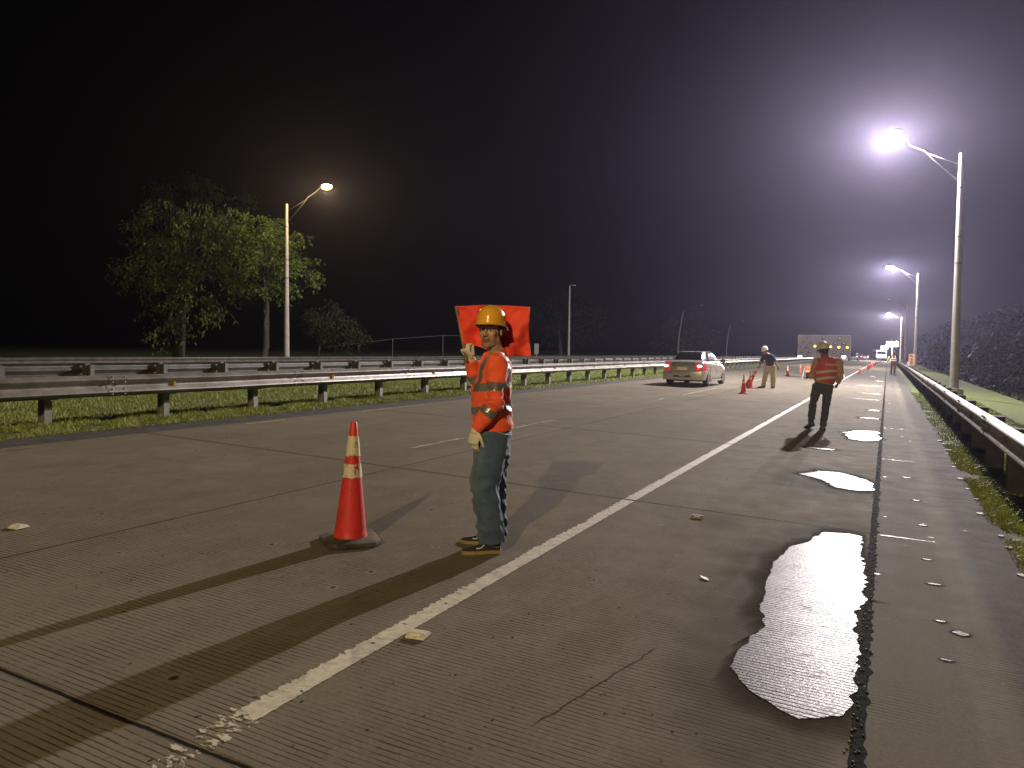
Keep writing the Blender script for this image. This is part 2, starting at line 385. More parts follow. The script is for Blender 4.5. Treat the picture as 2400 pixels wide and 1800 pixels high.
# loose grit in the seam
mb = MB()
for k in range(450):
    y = 1.8+(random.random()**1.6)*26; s = random.uniform(.003, .008)
    mb.ell((-.06+random.gauss(0, .018), y, .009), (s, s*1.2, s*.7), n=4)
mb.obj('seam_grit', plain('wet_grit', (.05, .045, .04), .75, spec=.2, nz=.6, sc=40), kind='stuff', label='wet dark grit lying in the seam of the road', cat='gravel')
# painted markings: sheets 4 mm above the concrete
def mark(name, x0, x1, segs, m, dz=.008):
    V = []; F = []
    for (a, b) in segs:
        k = len(V)
        for y in (a, b):
            for x in (x0, x1): V.append((x, y, gz(x)+dz))
        F.append((k, k+1, k+3, k+2))
    return sheet(name, V, F, m, kind='structure')
mark('edge_line', -2.16, -2.025, [(1.97, 6.60), (6.65, 11.48), (11.53, 16.36), (16.4, 200)], M_white)
mark('edge_line', -2.20, -2.0, [(1.45, 1.745), (1.775, 2.02)], M_frag, .0075)
mark('lane_line', -5.44, -5.34, [(7.9, 9.2), (10.8, 12.5), (19.4, 19.9), (22.1, 27.1), (34.3, 39), (46.5, 51), (58.7, 63), (71, 75), (83, 88)], M_dash)
mark('left_edge_line', -8.62, -8.53, [(4.6, 5.1), (5.9, 6.25), (8.2, 9), (11, 13), (16, 24), (28, 60)], M_yel)
# white line of the shoulder seen far along the road
# puddles: wet concrete sheets with ragged outlines
def puddle(pts, seed, teeth=.05, res=.03, m=None):
    pts = [Vector((a, b, 0)) for a, b in pts]; n = len(pts); out = []
    for i in range(n):
        a, b = pts[i], pts[(i+1) % n]; L = (b-a).length; k = max(1, int(L/res))
        for j in range(k):
            p = a.lerp(b, j/k)
            t = teeth*(.8*noise.noise(Vector((p.x*1.5+seed, p.y*19, seed)))*(1.6 if p.x > -.2 else .5)+1.5*noise.noise(Vector((p.x*4, p.y*4+seed, 3)))+.8*noise.noise(Vector((p.x*11, p.y*11+seed, 6))))
            out.append((p.x+t, p.y+.35*teeth*noise.noise(Vector((p.x*9, p.y*3, seed+5))), gz(p.x)+.0085))
    # soft damp margin: a ring that fades outwards
    cx = sum(p[0] for p in out)/len(out); cy = sum(p[1] for p in out)/len(out); RV = []; RA = []; n_ = len(out)
    wd = min(.14, .35*(max(p[0] for p in out)-min(p[0] for p in out)))
    for k, p in enumerate(out):
        d = Vector((p[0]-cx, (p[1]-cy)*.5)); d.normalize(); g = wd*(1+.6*noise.noise(Vector((p[0]*4, p[1]*4, seed))))
        for t, a_ in ((-.25, 1.), (.0, 1.), (.5, .55), (1., 0.)):
            x = p[0]+d.x*g*t; x = min(x, -.078) if p[0] < -.06 else x; y = p[1]+d.y*g*t*1.4; RV.append((x, y, gz(x)+.0062)); RA.append(a_)
    RF = [(k*4+i, ((k+1) % n_)*4+i, ((k+1) % n_)*4+i+1, k*4+i+1) for k in range(n_) for i in range(3)]
    dm = sheet('damp_margin', RV, RF, M_damp, kind='structure'); at_ = dm.data.attributes.new('fade', 'FLOAT', 'POINT'); at_.data.foreach_set('value', RA)
    bm = bmesh.new(); vs = [bm.verts.new(p) for p in out]; bm.faces.new(vs); bmesh.ops.triangulate(bm, faces=bm.faces[:])
    me = bpy.data.meshes.new('puddle'); bm.to_mesh(me); bm.free()
    return link('puddle', me, m or M_wet, kind='structure')
puddle([(-.57, 3.42), (-.59, 3.7), (-.53, 4.0), (-.60, 4.4), (-.62, 4.9), (-.64, 5.3), (-.60, 5.75), (-.5, 6.0), (-.42, 6.42), (-.22, 6.5), (-.12, 6.47), (-.125, 6.0), (-.085, 5.4), (-.09, 4.9), (-.10, 4.4), (-.085, 4.0), (-.078, 3.7), (-.082, 3.36), (-.13, 3.18), (-.24, 3.08), (-.36, 3.14), (-.49, 3.24)], 1.3, .022, .02)
puddle([(-.86, 9.33), (-.70, 9.72), (-.48, 9.78), (-.2, 9.45), (-.09, 9.05), (-.08, 8.72), (-.25, 8.62), (-.45, 8.68), (-.62, 9.05)], 4.1, .03)
puddle([(-.66, 14.8), (-.5, 15.35), (-.1, 15.55), (-.085, 13.9), (-.3, 13.6), (-.52, 13.75), (-.6, 14.3)], 7.7, .04)
puddle([(-.42, 1.3), (-.3, 2.02), (-.16, 1.93), (-.1, 1.55), (-.15, 1.3)], 2.2, .05)
for i, (x0, x1, y0, y1) in enumerate([(-.55, -.1, 18.3, 18.8), (-.42, -.1, 20.9, 21.5), (-1.5, -.1, 25.9, 26.4), (-1.0, -.1, 29.6, 30.6), (-1.6, -.1, 36.9, 37.8), (-.6, -.1, 44, 45.2), (-1.0, -.6, 53, 54), (.27, .36, 5.37, 5.40), (.27, .33, 6.0, 6.03), (.28, .35, 7.2, 7.24), (.27, .34, 8.4, 8.45), (.2, .3, 9.9, 9.96), (.28, .33, 4.63, 4.66), (.36, .44, 4.46, 4.53), (.27, .32, 4.05, 4.07), (-1.1, -.6, 11.9, 12.1)]):
    xm = (x0+x1)/2; ym = (y0+y1)/2
    puddle([(x0, ym), (x0+(x1-x0)*.25, y1-(y1-y0)*.1), (xm, y1), (x1, ym+(y1-y0)*.2), (x1-(x1-x0)*.1, y0+(y1-y0)*.2), (xm, y0), (x0+(x1-x0)*.2, ym-(y1-y0)*.3)], i*3.1+9, min(.05, (x1-x0)*.12), .04, M_wetf if ym > 16 else M_wet)

# ------------------------------------------------------------------ grass blades
def blades(name, regions, label, hgt=(.03, .085)):
    V = []; F = []
    for (x0, x1, y0, y1, n) in regions:
        xs = rng.uniform(x0, x1, n); ysr = rng.uniform(y0, y1, n)
        for x, y in zip(xs, ysr):
            c = noise.noise(Vector((x*1.7, y*1.7, 0)))
            if c < -.3: continue
            h = random.uniform(*hgt)*(1+.7*c); a = random.uniform(0, 6.28); wd = random.uniform(.003, .0065)
            dx, dy = math.cos(a)*wd, math.sin(a)*wd; lx, ly = random.gauss(0, .6)*h, random.gauss(0, .6)*h
            z = gz(x)-.02; k = len(V)
            V += [(x-dx, y-dy, z), (x+dx, y+dy, z), (x+lx*.4-dx*.8, y+ly*.4-dy*.8, z+h*.6), (x+lx*.4+dx*.8, y+ly*.4+dy*.8, z+h*.6), (x+lx, y+ly, z+h*.95)]
            F += [(k, k+1, k+3, k+2), (k+2, k+3, k+4)]
    M = Mat('grass_blades_'+name); f = M.noise(M.P, 6, 4)
    c = M.mix(M.ramp(f, .3, .7), (.14, .18, .025), (.30, .34, .06)); c = M.mix(M.ramp(M.noise(M.P, 33, 2), .62, .7), c, (.26, .25, .11))
    M.set(col=c, rough=.6)
    return sheet(name, V, F, M.m, kind='stuff', label=label, cat='grass')
blades('median_grass', [(-11.2, -9.3, 4.5, 20, 42000), (-16, -11, 5, 22, 30000), (-15, -9.2, 20, 45, 22000)], 'short yellow-green grass on the median behind the left guardrail', (.03, .09))
blades('verge_grass', [(.86, 1.6, 4.8, 14, 26000), (.86, 3, 10, 34, 34000), (1.6, 5.2, 6, 22, 22000)], 'short wet grass on the verge under the right guardrail', (.02, .06))

# ------------------------------------------------------------------ guardrails
WP = [(0, 0), (.012, .012), (.068, .048), (.075, .062), (.068, .085), (.02, .125), (.008, .155), (.02, .185), (.068, .225), (.075, .248), (.068, .262), (.012, .298), (0, .31)]
def beam_mb(x, side, y0, y1, ztop, seed):
    """W-beam, bulging to side; bowed a little between posts"""
    mb = MB(); ys = []; y = y0
    while y < y1: ys.append(y); y += 1.27 if y < 60 else 3.81
    outer = []; 
    for y in ys:
        wx = .02*noise.noise(Vector((y*.11, seed, 0)))+.008*noise.noise(Vector((y*.6, seed, 7))); wz = .02*noise.noise(Vector((y*.09, seed, 3)))+.006*noise.noise(Vector((y*.5, seed, 9)))
        zt = ztop-.31+wz
        outer.append([(x+wx+side*(d), y, zt+h) for d, h in WP] + [(x+wx+side*(d-.005), y, zt+h) for d, h in WP[::-1]])
    mb.rings([[Vector(p) for p in r] for r in outer])
    # splice laps and bolt heads
    yy = y0+1.9
    while yy < min(y1, 60):
        wx = .02*noise.noise(Vector((yy*.11, seed, 0)))+.008*noise.noise(Vector((yy*.6, seed, 7))); wz = .02*noise.noise(Vector((yy*.09, seed, 3)))+.006*noise.noise(Vector((yy*.5, seed, 9)))
        r = []
        for y in (yy-.16, yy+.16):
            r.append([Vector((x+wx+side*(d+.006), y, ztop-.31+wz+h)) for d, h in WP] + [Vector((x+wx+side*(d+.001), y, ztop-.31+wz+h)) for d, h in WP[::-1]])
        mb.rings(r)
        for dy in (-.1, .1):
            for h, d in ((.03, .05), (.105, .05), (.205, .05), (.28, .05)):
                mb.ell((x+wx+side*(d+.012), yy+dy, ztop-.31+wz+h), (.014, .016, .014), n=6)
        yy += 3.81
    return mb
def ipost_mb(h, side, fw=.10, dep=.15, depth_in=.3, wood=False):
    mb = MB()
    if wood:
        mb.box((0, 0, (h-depth_in)/2), (.2, .15, h+depth_in)); 
        return mb
    for s in (-1, 1): mb.box((s*dep/2, 0, (h-depth_in)/2), (.007, fw, h+depth_in))
    mb.box((0, 0, (h-depth_in)/2), (dep-.007, .006, h+depth_in)); return mb
def guardrail(name, label, x, side, y_beam, posts, ztop_over, mbeam, mpost, blk=.15, wood=False, refl=None, seed=1, delin=None):
    root = empty(name, (x, posts[0], gz(x)), label=label, cat='guardrail', group='guardrails along the highway')
    g = gz(x); zt = g+ztop_over
    def rel(o): o.location = (-x, -posts[0], -g); o.parent = root; return o
    rel(beam_mb(x, side, y_beam[0], y_beam[1], zt, seed).obj('beam', mbeam, smooth='auto'))
    px = x-side*(blk/2+.075+.01) if not wood else x-side*(.10+.004-blk/2)
    pm = ipost_mb(ztop_over-.03, side, wood=wood).mesh('post'); bmk = MB().box((0, 0, 0), (blk, .10 if not wood else .14, .33)).mesh('blockout')
    for me, mm in ((pm, mpost), (bmk, mpost)): me.materials.append(mm)
    for i, y in enumerate(posts):
        wx = .02*noise.noise(Vector((y*.11, seed, 0)))
        o = link('post', pm, None, root); o.location = (px+wx-side*blk/2-x, y-posts[0], 0); o.rotation_euler = (random.gauss(0, .012), random.gauss(0, .012), random.gauss(0, .02))
        if y < 45 and not wood:
            b = link('blockout', bmk, None, root); b.location = (x+wx-side*(blk/2+.002)-x, y-posts[0], ztop_over-.165)
        if delin and i % 2 == delin[1] and y < 110:
            q = MB(); q.prism([(.0, -.045), (.05, -.022), (.05, .022), (.0, .045)] if side > 0 else [(.0, -.045), (0, .045), (-.05, .022), (-.05, -.022)], 'y', .004)
            q.obj('reflector', delin[0], root).location = (x+wx+side*.012-x, y-posts[0], ztop_over-.155)
    return root
PA = [6.30+1.905*k for k in range(-2, 62)]; PB = [10.76+1.905*k for k in range(-5, 62)]; PR = [9.79+1.905*k for k in range(-4, 70)]; PC = [12.+1.905*k for k in range(-4, 60)]
guardrail('median_guardrail', 'nearest steel guardrail left of the road, grey beam on posts with yellow reflectors', -10.16, 1, (1.5, 130), PA, .69, M_galv, M_post, seed=1, delin=(M_yref, 1))
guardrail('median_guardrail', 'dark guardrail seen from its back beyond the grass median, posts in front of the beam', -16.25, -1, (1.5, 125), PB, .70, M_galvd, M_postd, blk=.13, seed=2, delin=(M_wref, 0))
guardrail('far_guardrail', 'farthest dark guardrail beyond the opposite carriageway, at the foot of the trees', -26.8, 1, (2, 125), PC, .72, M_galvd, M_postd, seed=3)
guardrail('verge_guardrail', 'bright steel guardrail right of the road on dark thick posts in the verge', 1.22, -1, (2., 145), PR, .74, M_galv, M_wood, blk=.14, wood=True, seed=4, delin=(M_wref, 0))

# ------------------------------------------------------------------ street lamps
def street_lamp(loc, label, side=-1, hp=9.55, arm=2.45, rise=.75, lit=None, power=0, color=(1, 1, 1), lean=(0, 0), mlens=None, curved=False, rtop=.085, rbot=.17):
    root = empty('street_lamp', loc, label=label, cat='street lamp', group='street lamps along the highway')
    mb = MB(); N = 14; bend = (lambda t: 0.) if not curved else (lambda t: .9*t**2.2)
    mb.tube([(lean[0]*t+side*bend(t), lean[1]*t, hp*t-.3*(1-t)) for t in [i/N for i in range(N+1)]], [rbot+(rtop-rbot)*i/N for i in range(N+1)], 20, ref=Vector((0, 1, 0)))
    mb.obj('pole', M_conc, root, 'auto')
    if not curved:
        MB().box((0, 0, .02), (.62, .62, .55)).obj('plinth', M_conc, root, bev=.03)
        b = MB()
        for zc in (.55, .66, .86): b.lathe([(r+(.012 if i in (1, 2) else 0), zz) for i, (r, zz) in enumerate([(.0, -.03), (.0, -.03), (.0, .03), (.0, .03)])][:0] or [(rbot+(rtop-rbot)*zc, -.035), (rbot+(rtop-rbot)*zc+.012, -.03), (rbot+(rtop-rbot)*zc+.012, .03), (rbot+(rtop-rbot)*zc, .035)], (lean[0]*zc, lean[1]*zc, hp*zc), 18)
        b.obj('clamp_band', M_arm, root, 'auto')
    bx = side*bend(1)
    tipx, tipz = side*arm+bx, hp+rise-.05
    if curved: pts = [(bx, 0, hp-.1), (bx+side*.3, 0, hp+.25), (bx+side*1.0, 0, hp+.6), (tipx-side*.25, 0, tipz)]
    else: pts = [(lean[0], lean[1], hp-1.15), (side*arm*.45, 0, hp-.05), (side*arm*.55, 0, hp+.25), (side*arm*.75, 0, hp+.5), (tipx-side*.25, 0, tipz)]
    a = MB(); a.tube(pts, .021, 10, ref=Vector((0, 1, 0)))
    if not curved: a.tube([(lean[0], lean[1], hp-.45), (side*arm*.5, 0, hp+.12)], .014, 8, ref=Vector((0, 1, 0)))
    a.obj('arm', M_arm, root, True)
    h = MB(); rs = []
    for t, wd, up, dn in ((-.38, .05, .04, .03), (-.3, .09, .07, .04), (-.1, .15, .10, .05), (.15, .17, .10, .05), (.33, .13, .07, .045), (.42, .05, .03, .03)):
        rs.append([Vector((tipx+side*t, math.cos(q)*wd, tipz+(up if math.sin(q) > 0 else dn)*math.sin(q))) for q in [2*math.pi*j/14 for j in range(14)]])
    h.rings(rs); hd = h.obj('lamp_head', M_head, root, True)
    g = MB(); g.ell((tipx+side*.10, 0, tipz-.06), (.33, .24, .15) if lit else (.2, .12, .05)); g.obj('lens', lit if lit else (mlens or M_wref), hd, True)
    if lit:
        o = lamp_light('lamp_light', (loc[0]+tipx+side*.12, loc[1], loc[2]+tipz-.37), power, color); 
    return root
L_cool = emit('lit_cool_lens', (1., .93, 1.), 900); L_warm = emit('lit_warm_lens', (1., .66, .16), 70); L_far = emit('lit_far_lens', (1., .94, .9), 600)
CW = (1., .92, .91); WW = (1., .77, .42)
street_lamp((2.42, 34.5, -.15), 'tall concrete street lamp with a blazing white light, nearest on the right verge', lit=L_cool, power=P1, color=CW, lean=(-.08, 0), arm=2.5, rise=1.15)
street_lamp((2.42, 83, -.15), 'second lit street lamp along the right verge, above the orange sign', lit=L_far, power=P2, color=(1, .93, .95), arm=2.4)
street_lamp((2.42, 178, -.15), 'distant street lamp with a warm white glow at the far end of the right verge', lit=L_far, power=P2*1.6, color=(1, .92, .82), arm=2.4)
street_lamp((2.42, 131, -.15), 'distant unlit street lamp pole between two lit ones on the right verge', arm=2.4)
street_lamp((2.42, -13.5, -.15), 'street lamp on the right verge behind the viewer', lit=L_warm, power=P0, color=WW, arm=.9)
street_lamp((-31.65, 33.4, .2), 'street lamp with a yellow light in front of the leafy trees on the left', side=1, lit=L_warm, power=PL, color=(1., .76, .32), arm=2.9, rise=.85)
street_lamp((-37, 90, .2), 'tall dark unlit pole beyond the far guardrail, right of the red flag', side=1, hp=9.6, arm=.5, rise=.1)
street_lamp((-37.6, 149, .2), 'thin curved unlit lamp post beyond the silver car, the taller of two', side=1, hp=9.3, arm=3.6, rise=1.3, curved=True)
street_lamp((-43, 228, .2), 'thin curved unlit lamp post right of the car, the shorter of two', side=1, hp=9.3, arm=3.6, rise=1.3, curved=True)
# ------------------------------------------------------------------ trees
M_bark = plain('tree_bark', (.03, .025, .02), .9, nz=.35, sc=6, bump=.8)
def leaf_mat(name, a, b):
    M = Mat(name); f = M.noise(M.P, 1.6, 4)
    oi = M.t.nodes.new('ShaderNodeNewGeometry')
    c = M.mix(M.ramp(f, .3, .7), a, b); c = M.mix(M.math('MULTIPLY', oi.outputs['Random Per Island'], .5), c, tuple(q*1.7 for q in b))
    M.set(col=c, rough=.65, spec=.25); return M.m
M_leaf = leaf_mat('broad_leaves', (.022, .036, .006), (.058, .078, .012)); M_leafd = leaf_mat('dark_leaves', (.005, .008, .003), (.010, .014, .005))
def tree(loc, label, lobes, trunk, nclump, leaf=.26, per=16, mat=None, group='trees beyond the road', seed=0, droop=.5):
    """lobes: (dx,dy,z,rx,ry,rz) ellipsoids that the leaf clumps fill; uneven, with gaps"""
    rd = random.Random(seed); root = empty('tree', loc, label=label, cat='tree', group=group)
    tb = MB(); th, tr = trunk
    def limb(a, b, r0, r1, k=5):
        pts = []; a, b = Vector(a), Vector(b)
        for i in range(k+1):
            t = i/k; p = a.lerp(b, t); p += Vector((rd.gauss(0, .05), rd.gauss(0, .05), math.sin(t*3.1)*.08*(b-a).length)); pts.append(p)
        tb.tube(pts, [r0+(r1-r0)*i/k for i in range(k+1)], 8); return pts
    base = limb((0, 0, -.4), (rd.gauss(0, .3), rd.gauss(0, .3), th), tr*1.35, tr*.7, 7)
    V = []; F = []
    for li, (dx, dy, z, rx, ry, rz) in enumerate(lobes):
        c = Vector((dx, dy, z)); br = limb(base[-1-rd.randint(0, 2)], c, tr*.5, tr*.16)
        n = int(nclump*rx*ry*rz/sum(l[3]*l[4]*l[5] for l in lobes))
        for _ in range(n):
            while True:
                q = Vector((rd.gauss(0, 1), rd.gauss(0, 1), rd.gauss(0, 1))).normalized()
                if rd.random() < .35+.65*abs(noise.noise(q*2.1+Vector((li*3., seed, 0))))*2: break
            rr = rd.uniform(.45, 1.05)**.6*(1+.28*noise.noise(q*2.6+Vector((li, seed*1.7, 2))))
            p = c+Vector((q.x*rx*rr, q.y*ry*rr, q.z*rz*rr))
            if rd.random() < .06: limb(br[rd.randint(2, 5)], p, tr*.12, tr*.03, 4)
            out = Vector((q.x, q.y, q.z*.3)).normalized()
            sp = out*leaf*1.5+Vector((0, 0, -droop*leaf*1.6))
            for k in range(per):
                t = rd.random(); o = p+sp*t*1.6+Vector((rd.gauss(0, 1), rd.gauss(0, 1), rd.gauss(0, .5)))*leaf*.8
                a = rd.uniform(0, 6.28); d = (out*.5+Vector((math.cos(a), math.sin(a), -droop*rd.uniform(.2, 1.6)))).normalized()
                L = leaf*rd.uniform(.6, 1.25); W = L*.23; s, u = frame(d, Vector((rd.gauss(0, .35), rd.gauss(0, .35), 1)))
                b = len(V)
                for pt in (o, o+d*L*.35+s*W+u*.02, o+d*L*.5-Vector((0, 0, .02)), o+d*L*.35-s*W+u*.02, o+d*L-Vector((0, 0, L*.18))): V.append(tuple(pt))
                F += [(b, b+1, b+2), (b, b+2, b+3), (b+1, b+4, b+2), (b+2, b+4, b+3)]
    tb.obj('trunk', M_bark, root, True)
    sheet('crown', V, F, mat or M_leaf, parent=root)
    return root
tree((-36.3, 36.2, .2), 'leafy tree lit yellow by the lamp, its crown behind the left lamp pole',
     [(.9, -.3, 7.4, 1.9, 1.7, 1.5), (-.9, .5, 8.6, 1.6, 1.5, 1.6), (2.0, .6, 6.0, 1.5, 1.5, 1.1), (-1.6, 0, 6.0, 1.4, 1.4, 1.1), (.4, 0, 4.9, .9, 1.0, .7)], (4.4, .2), 250, .27, 19, seed=3)
tree((-45.4, 37.0, .2), 'biggest tree on the left with large dim drooping leaf clumps',
     [(1.5, 0, 11.4, 2.4, 2.4, 1.9), (-2.4, .6, 9.4, 2.3, 2., 1.7), (2.6, -.2, 8.8, 2.4, 2., 1.6), (4.4, -.6, 5.4, 1.5, 1.5, 1.9), (-.6, -.6, 6.6, 2.1, 1.8, 1.5), (-3.6, 0, 6.6, 1.7, 1.5, 1.3), (2.2, -.8, 4.2, 1.5, 1.4, 1.3), (-1.4, 0, 3.7, 1.3, 1.2, 1.1), (5.2, .2, 10.4, 1.9, 1.5, 1.5), (5.9, -.5, 7.8, 1.5, 1.5, 1.3), (.4, -1.2, 2.5, 1.5, 1.1, .9)], (6.0, .32), 400, .30, 20, mat=M_leaf, seed=8, droop=.8)
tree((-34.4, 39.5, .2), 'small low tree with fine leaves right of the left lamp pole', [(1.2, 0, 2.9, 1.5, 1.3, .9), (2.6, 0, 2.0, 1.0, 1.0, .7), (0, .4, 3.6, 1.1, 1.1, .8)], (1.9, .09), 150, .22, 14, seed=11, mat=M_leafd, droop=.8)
for i, (x, y, s, lab) in enumerate([(9.5, 66, 1.0, 'dark round-crowned tree behind the second street lamp, right of the road'), (15, 60, 1.25, 'large dark tree at the right edge beyond the guardrail'), (8.6, 100, 1.0, 'dark distant tree on the right, left of the round-crowned one'), (9.5, 140, 1.2, 'farthest dark tree on the right verge near the road end'), (26, 58, 1.35, 'dark tree outermost on the right, behind the nearest lamp pole')]):
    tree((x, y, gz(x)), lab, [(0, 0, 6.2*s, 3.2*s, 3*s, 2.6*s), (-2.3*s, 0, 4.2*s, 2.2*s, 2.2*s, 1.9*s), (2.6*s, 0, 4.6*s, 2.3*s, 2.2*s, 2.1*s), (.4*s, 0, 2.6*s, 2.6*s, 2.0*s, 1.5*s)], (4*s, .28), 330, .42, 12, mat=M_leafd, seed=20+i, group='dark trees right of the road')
for i, (x, y, s, lab) in enumerate([(-50, 118, 1.5, 'dark tree far behind the silver car'), (-44, 180, 1.4, 'dark distant tree beyond the two curved lamp posts')]):
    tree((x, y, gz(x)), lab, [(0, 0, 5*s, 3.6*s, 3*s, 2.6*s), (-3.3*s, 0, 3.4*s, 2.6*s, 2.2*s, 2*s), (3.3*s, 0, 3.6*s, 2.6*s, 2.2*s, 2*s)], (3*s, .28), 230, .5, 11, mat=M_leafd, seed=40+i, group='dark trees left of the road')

# ------------------------------------------------------------------ traffic cones
def cone_mat(name, c, dirt=.5):
    M = Mat(name); f = M.noise(M.P, 9, 5, .65)
    cc = M.mix(M.ramp(f, .42, .72, 0, dirt), c, (.16, .03, .02)); cc = M.mix(M.ramp(M.noise(M.scale(M.P, (1, 1, .35)), 16, 5, .7), .6, .75, 0, dirt), cc, (.09, .05, .035))
    M.set(col=cc, rough=.48, spec=.45); M.bump(f, .2, .004); return M.m
M_cone = cone_mat('cone_red_plastic', (.68, .035, .03)); M_coneo = cone_mat('cone_orange_plastic', (.85, .14, .03), .3)
Mc = Mat('scuffed_cone_collar'); f = Mc.noise(Mc.P, 18, 6, .7)
M_collar = Mc.set(col=Mc.mix(Mc.ramp(f, .5, .66, 0, .85), (.62, .55, .36), (.14, .10, .05)), rough=.5)
M_cbase = plain('dirty_black_rubber_base', (.055, .048, .038), .8, nz=.4, sc=14, bump=.5, dirt=((.16, .13, .09), .7))
M_rbase = plain('red_rubber_base', (.4, .03, .02), .6, nz=.3, sc=10)
def cone(label, mc, mbase, worn=True, group='traffic cones on the road'):
    """36-inch cone, .83 m over the ground"""
    root = empty('traffic_cone', label=label, cat='traffic cone', group=group)
    def rad(z): return .112+(.021-.112)*(z-.04)/(.83-.04)
    prof = [(rad(.045)+.005, .04), (rad(.05)+.004, .052), (rad(.07), .07)]+[(rad(z), z) for z in np.linspace(.1, .82, 16)]+[(.017, .83), (.013, .828), (.012, .70)]
    mb = MB(); mb.lathe(prof, n=28, cap=False); body = mb.obj('cone_body', mc, root, 'auto')
    for (z0, z1) in ((.452, .545), (.60, .735)):
        V = []; F = []; n = 40; m = 8
        for i in range(m+1):
            for j in range(n):
                t = i/m; rg = (.014*noise.noise(Vector((j*.7, i*.2, z0*9))) if worn else 0)*(1 if i in (0, m) else 0)
                z = z0+(z1-z0)*t+rg; r = rad(z)+.003+.0025*max(0, noise.noise(Vector((j*.5, z*30, 1)))); a = 2*math.pi*j/n
                V.append((r*math.cos(a), r*math.sin(a), z))
        for i in range(m):
            for j in range(n):
                tear = worn and z0 < .5 and noise.noise(Vector((j*.33, i*.12, 5.))) > .32
                if not tear: F.append((i*n+j, i*n+(j+1) % n, (i+1)*n+(j+1) % n, (i+1)*n+j))
        sheet('reflective_collar', V, F, M_collar, True, parent=root)
    b = MB(); s = .185; ch = .055; bend = .015 if worn else 0
    def pl(s, ch): return [(s-ch, -s), (s, -s+ch), (s, s-ch), (s-ch, s), (-s+ch, s), (-s, s-ch), (-s, -s+ch), (-s+ch, -s)]
    rs = []
    for sc, z in ((1, .0), (1.01, .012), (1., .03), (.8, .042), (.5, .044)):
        rs.append([Vector((x*sc, y*sc, z+bend*sc*sc*max(0, (x*.9+y*.7)/s-.6)*1.6)) for x, y in pl(s, ch)])
    b.rings(rs); b.obj('base', mbase, root, 'auto')
    return root
def put(o, x, y, rz=0, s=1., tilt=None):
    o.location = (x, y, gz(x)+.006); o.rotation_euler = (0 if tilt is None else tilt[0], 0 if tilt is None else tilt[1], rz); o.scale = (s, s, s); return o
big = put(cone('large red cone with scuffed bands on a bent black base beside the flag man', M_cone, M_cbase), -3.27, 4.06, R(52), 1.0, (R(0), R(1.6)))
held = put(cone('tilted red cone being pulled up by the man in the navy shirt', M_cone, M_rbase, False), -4.42, 29.9, R(20), 1.05)
small = put(cone('foremost of the two small red cones standing behind the silver car', M_cone, M_rbase, False), -4.09, 24.7, R(10), .74)
def cc(src, x, y, lab, s=.74, rz=.2):
    o = copy_tree(src); put(o, x, y, rz, s); o['label'] = lab; return o
smallo = put(cone('orange cone right behind the legs of the man in the navy shirt', M_coneo, M_rbase, False), -4.55, 35.2, R(5), .76)
cc(small, -4.45, 28.3, 'rear one of the two small red cones standing together, before the tilted cone')
cc(smallo, -5.0, 44.6, 'orange-pink cone standing between the navy-shirted man and the arrow board trailer')
cc(smallo, -5.02, 51.8, 'small orange cone just left of the trailer wheel')
far_y = [(-1.72, 58, 'dark red cone standing alone right of the man in the red vest', small), (-1.55, 74.5, 'first red cone of the distant row along the shoulder line', small), (-1.53, 81, 'second red cone of the distant row along the shoulder line', small), (-1.5, 88, 'third red cone of the distant row, close behind the second', small), (-1.5, 97, 'fourth cone of the distant row, orange, before the far work lights', smallo), (-1.45, 112, 'fifth cone of the distant row, dark red, near the work lights', small), (-1.3, 124, 'sixth cone of the distant row, orange, near the work lights', smallo), (-1.1, 138, 'last but one cone of the distant row by the far vehicle', small), (-1.0, 152, 'farthest cone of the distant row by the far vehicle', smallo)]
for i, (x, y, lab, src) in enumerate(far_y): cc(src, x, y, lab, .86 if i else .8, i*.7)

# ------------------------------------------------------------------ road studs, leaf, pebbles
def stud(x, y, rz, label, m):
    t = MB(); w, l, h = .05, .047, .024
    rs = [[Vector((a*w, b*l, 0)) for a, b in ((-1, -1), (1, -1), (1, 1), (-1, 1))], [Vector((a*w*.96, b*l*.92, h*.45)) for a, b in ((-1, -1), (1, -1), (1, 1), (-1, 1))], [Vector((a*w*.88, b*l*.45, h)) for a, b in ((-1, -1), (1, -1), (1, 1), (-1, 1))]]
    t.rings(rs); o = t.obj('road_stud', m, bev=.003); o.location = (x, y, gz(x)+.006); o.rotation_euler = (0, 0, rz); tag(o, label, 'road stud', 'raised road studs')
    q = MB(); q.box((0, -l*.72, h*.74), (w*1.0, .003, h*.35), M=Matrix.Rotation(R(-50), 3, 'X')); q.obj('reflector', M_wref, o)
M_stud = plain('white_ceramic_stud', (.72, .66, .54), .3, nz=.1, dirt=((.3, .25, .18), .5), sc=30)
stud(-1.97, 2.96, .15, 'white ceramic road stud beside the white line nearest the viewer', M_stud)
stud(-5.32, 3.04, .1, 'worn white road stud at the left edge of the picture', M_stud)
stud(-1.39, 6.3, .1, 'dirty flat road stud in the middle of the outer lane strip', plain('dirty_stud', (.16, .14, .12), .5, nz=.4, sc=40))
lf = MB(); lf.prism([(0, -.04), (.016, -.01), (.018, .012), (0, .05), (-.016, .012), (-.014, -.014)], 'z', .003); o = lf.obj('fallen_leaf', plain('green_leaf', (.22, .3, .08), .5)); o.location = (-.97, 4.65, gz(-.97)+.012); o.rotation_euler = (.1, .1, .9); tag(o, 'small green leaf lying on the road left of the big puddle', 'leaf')
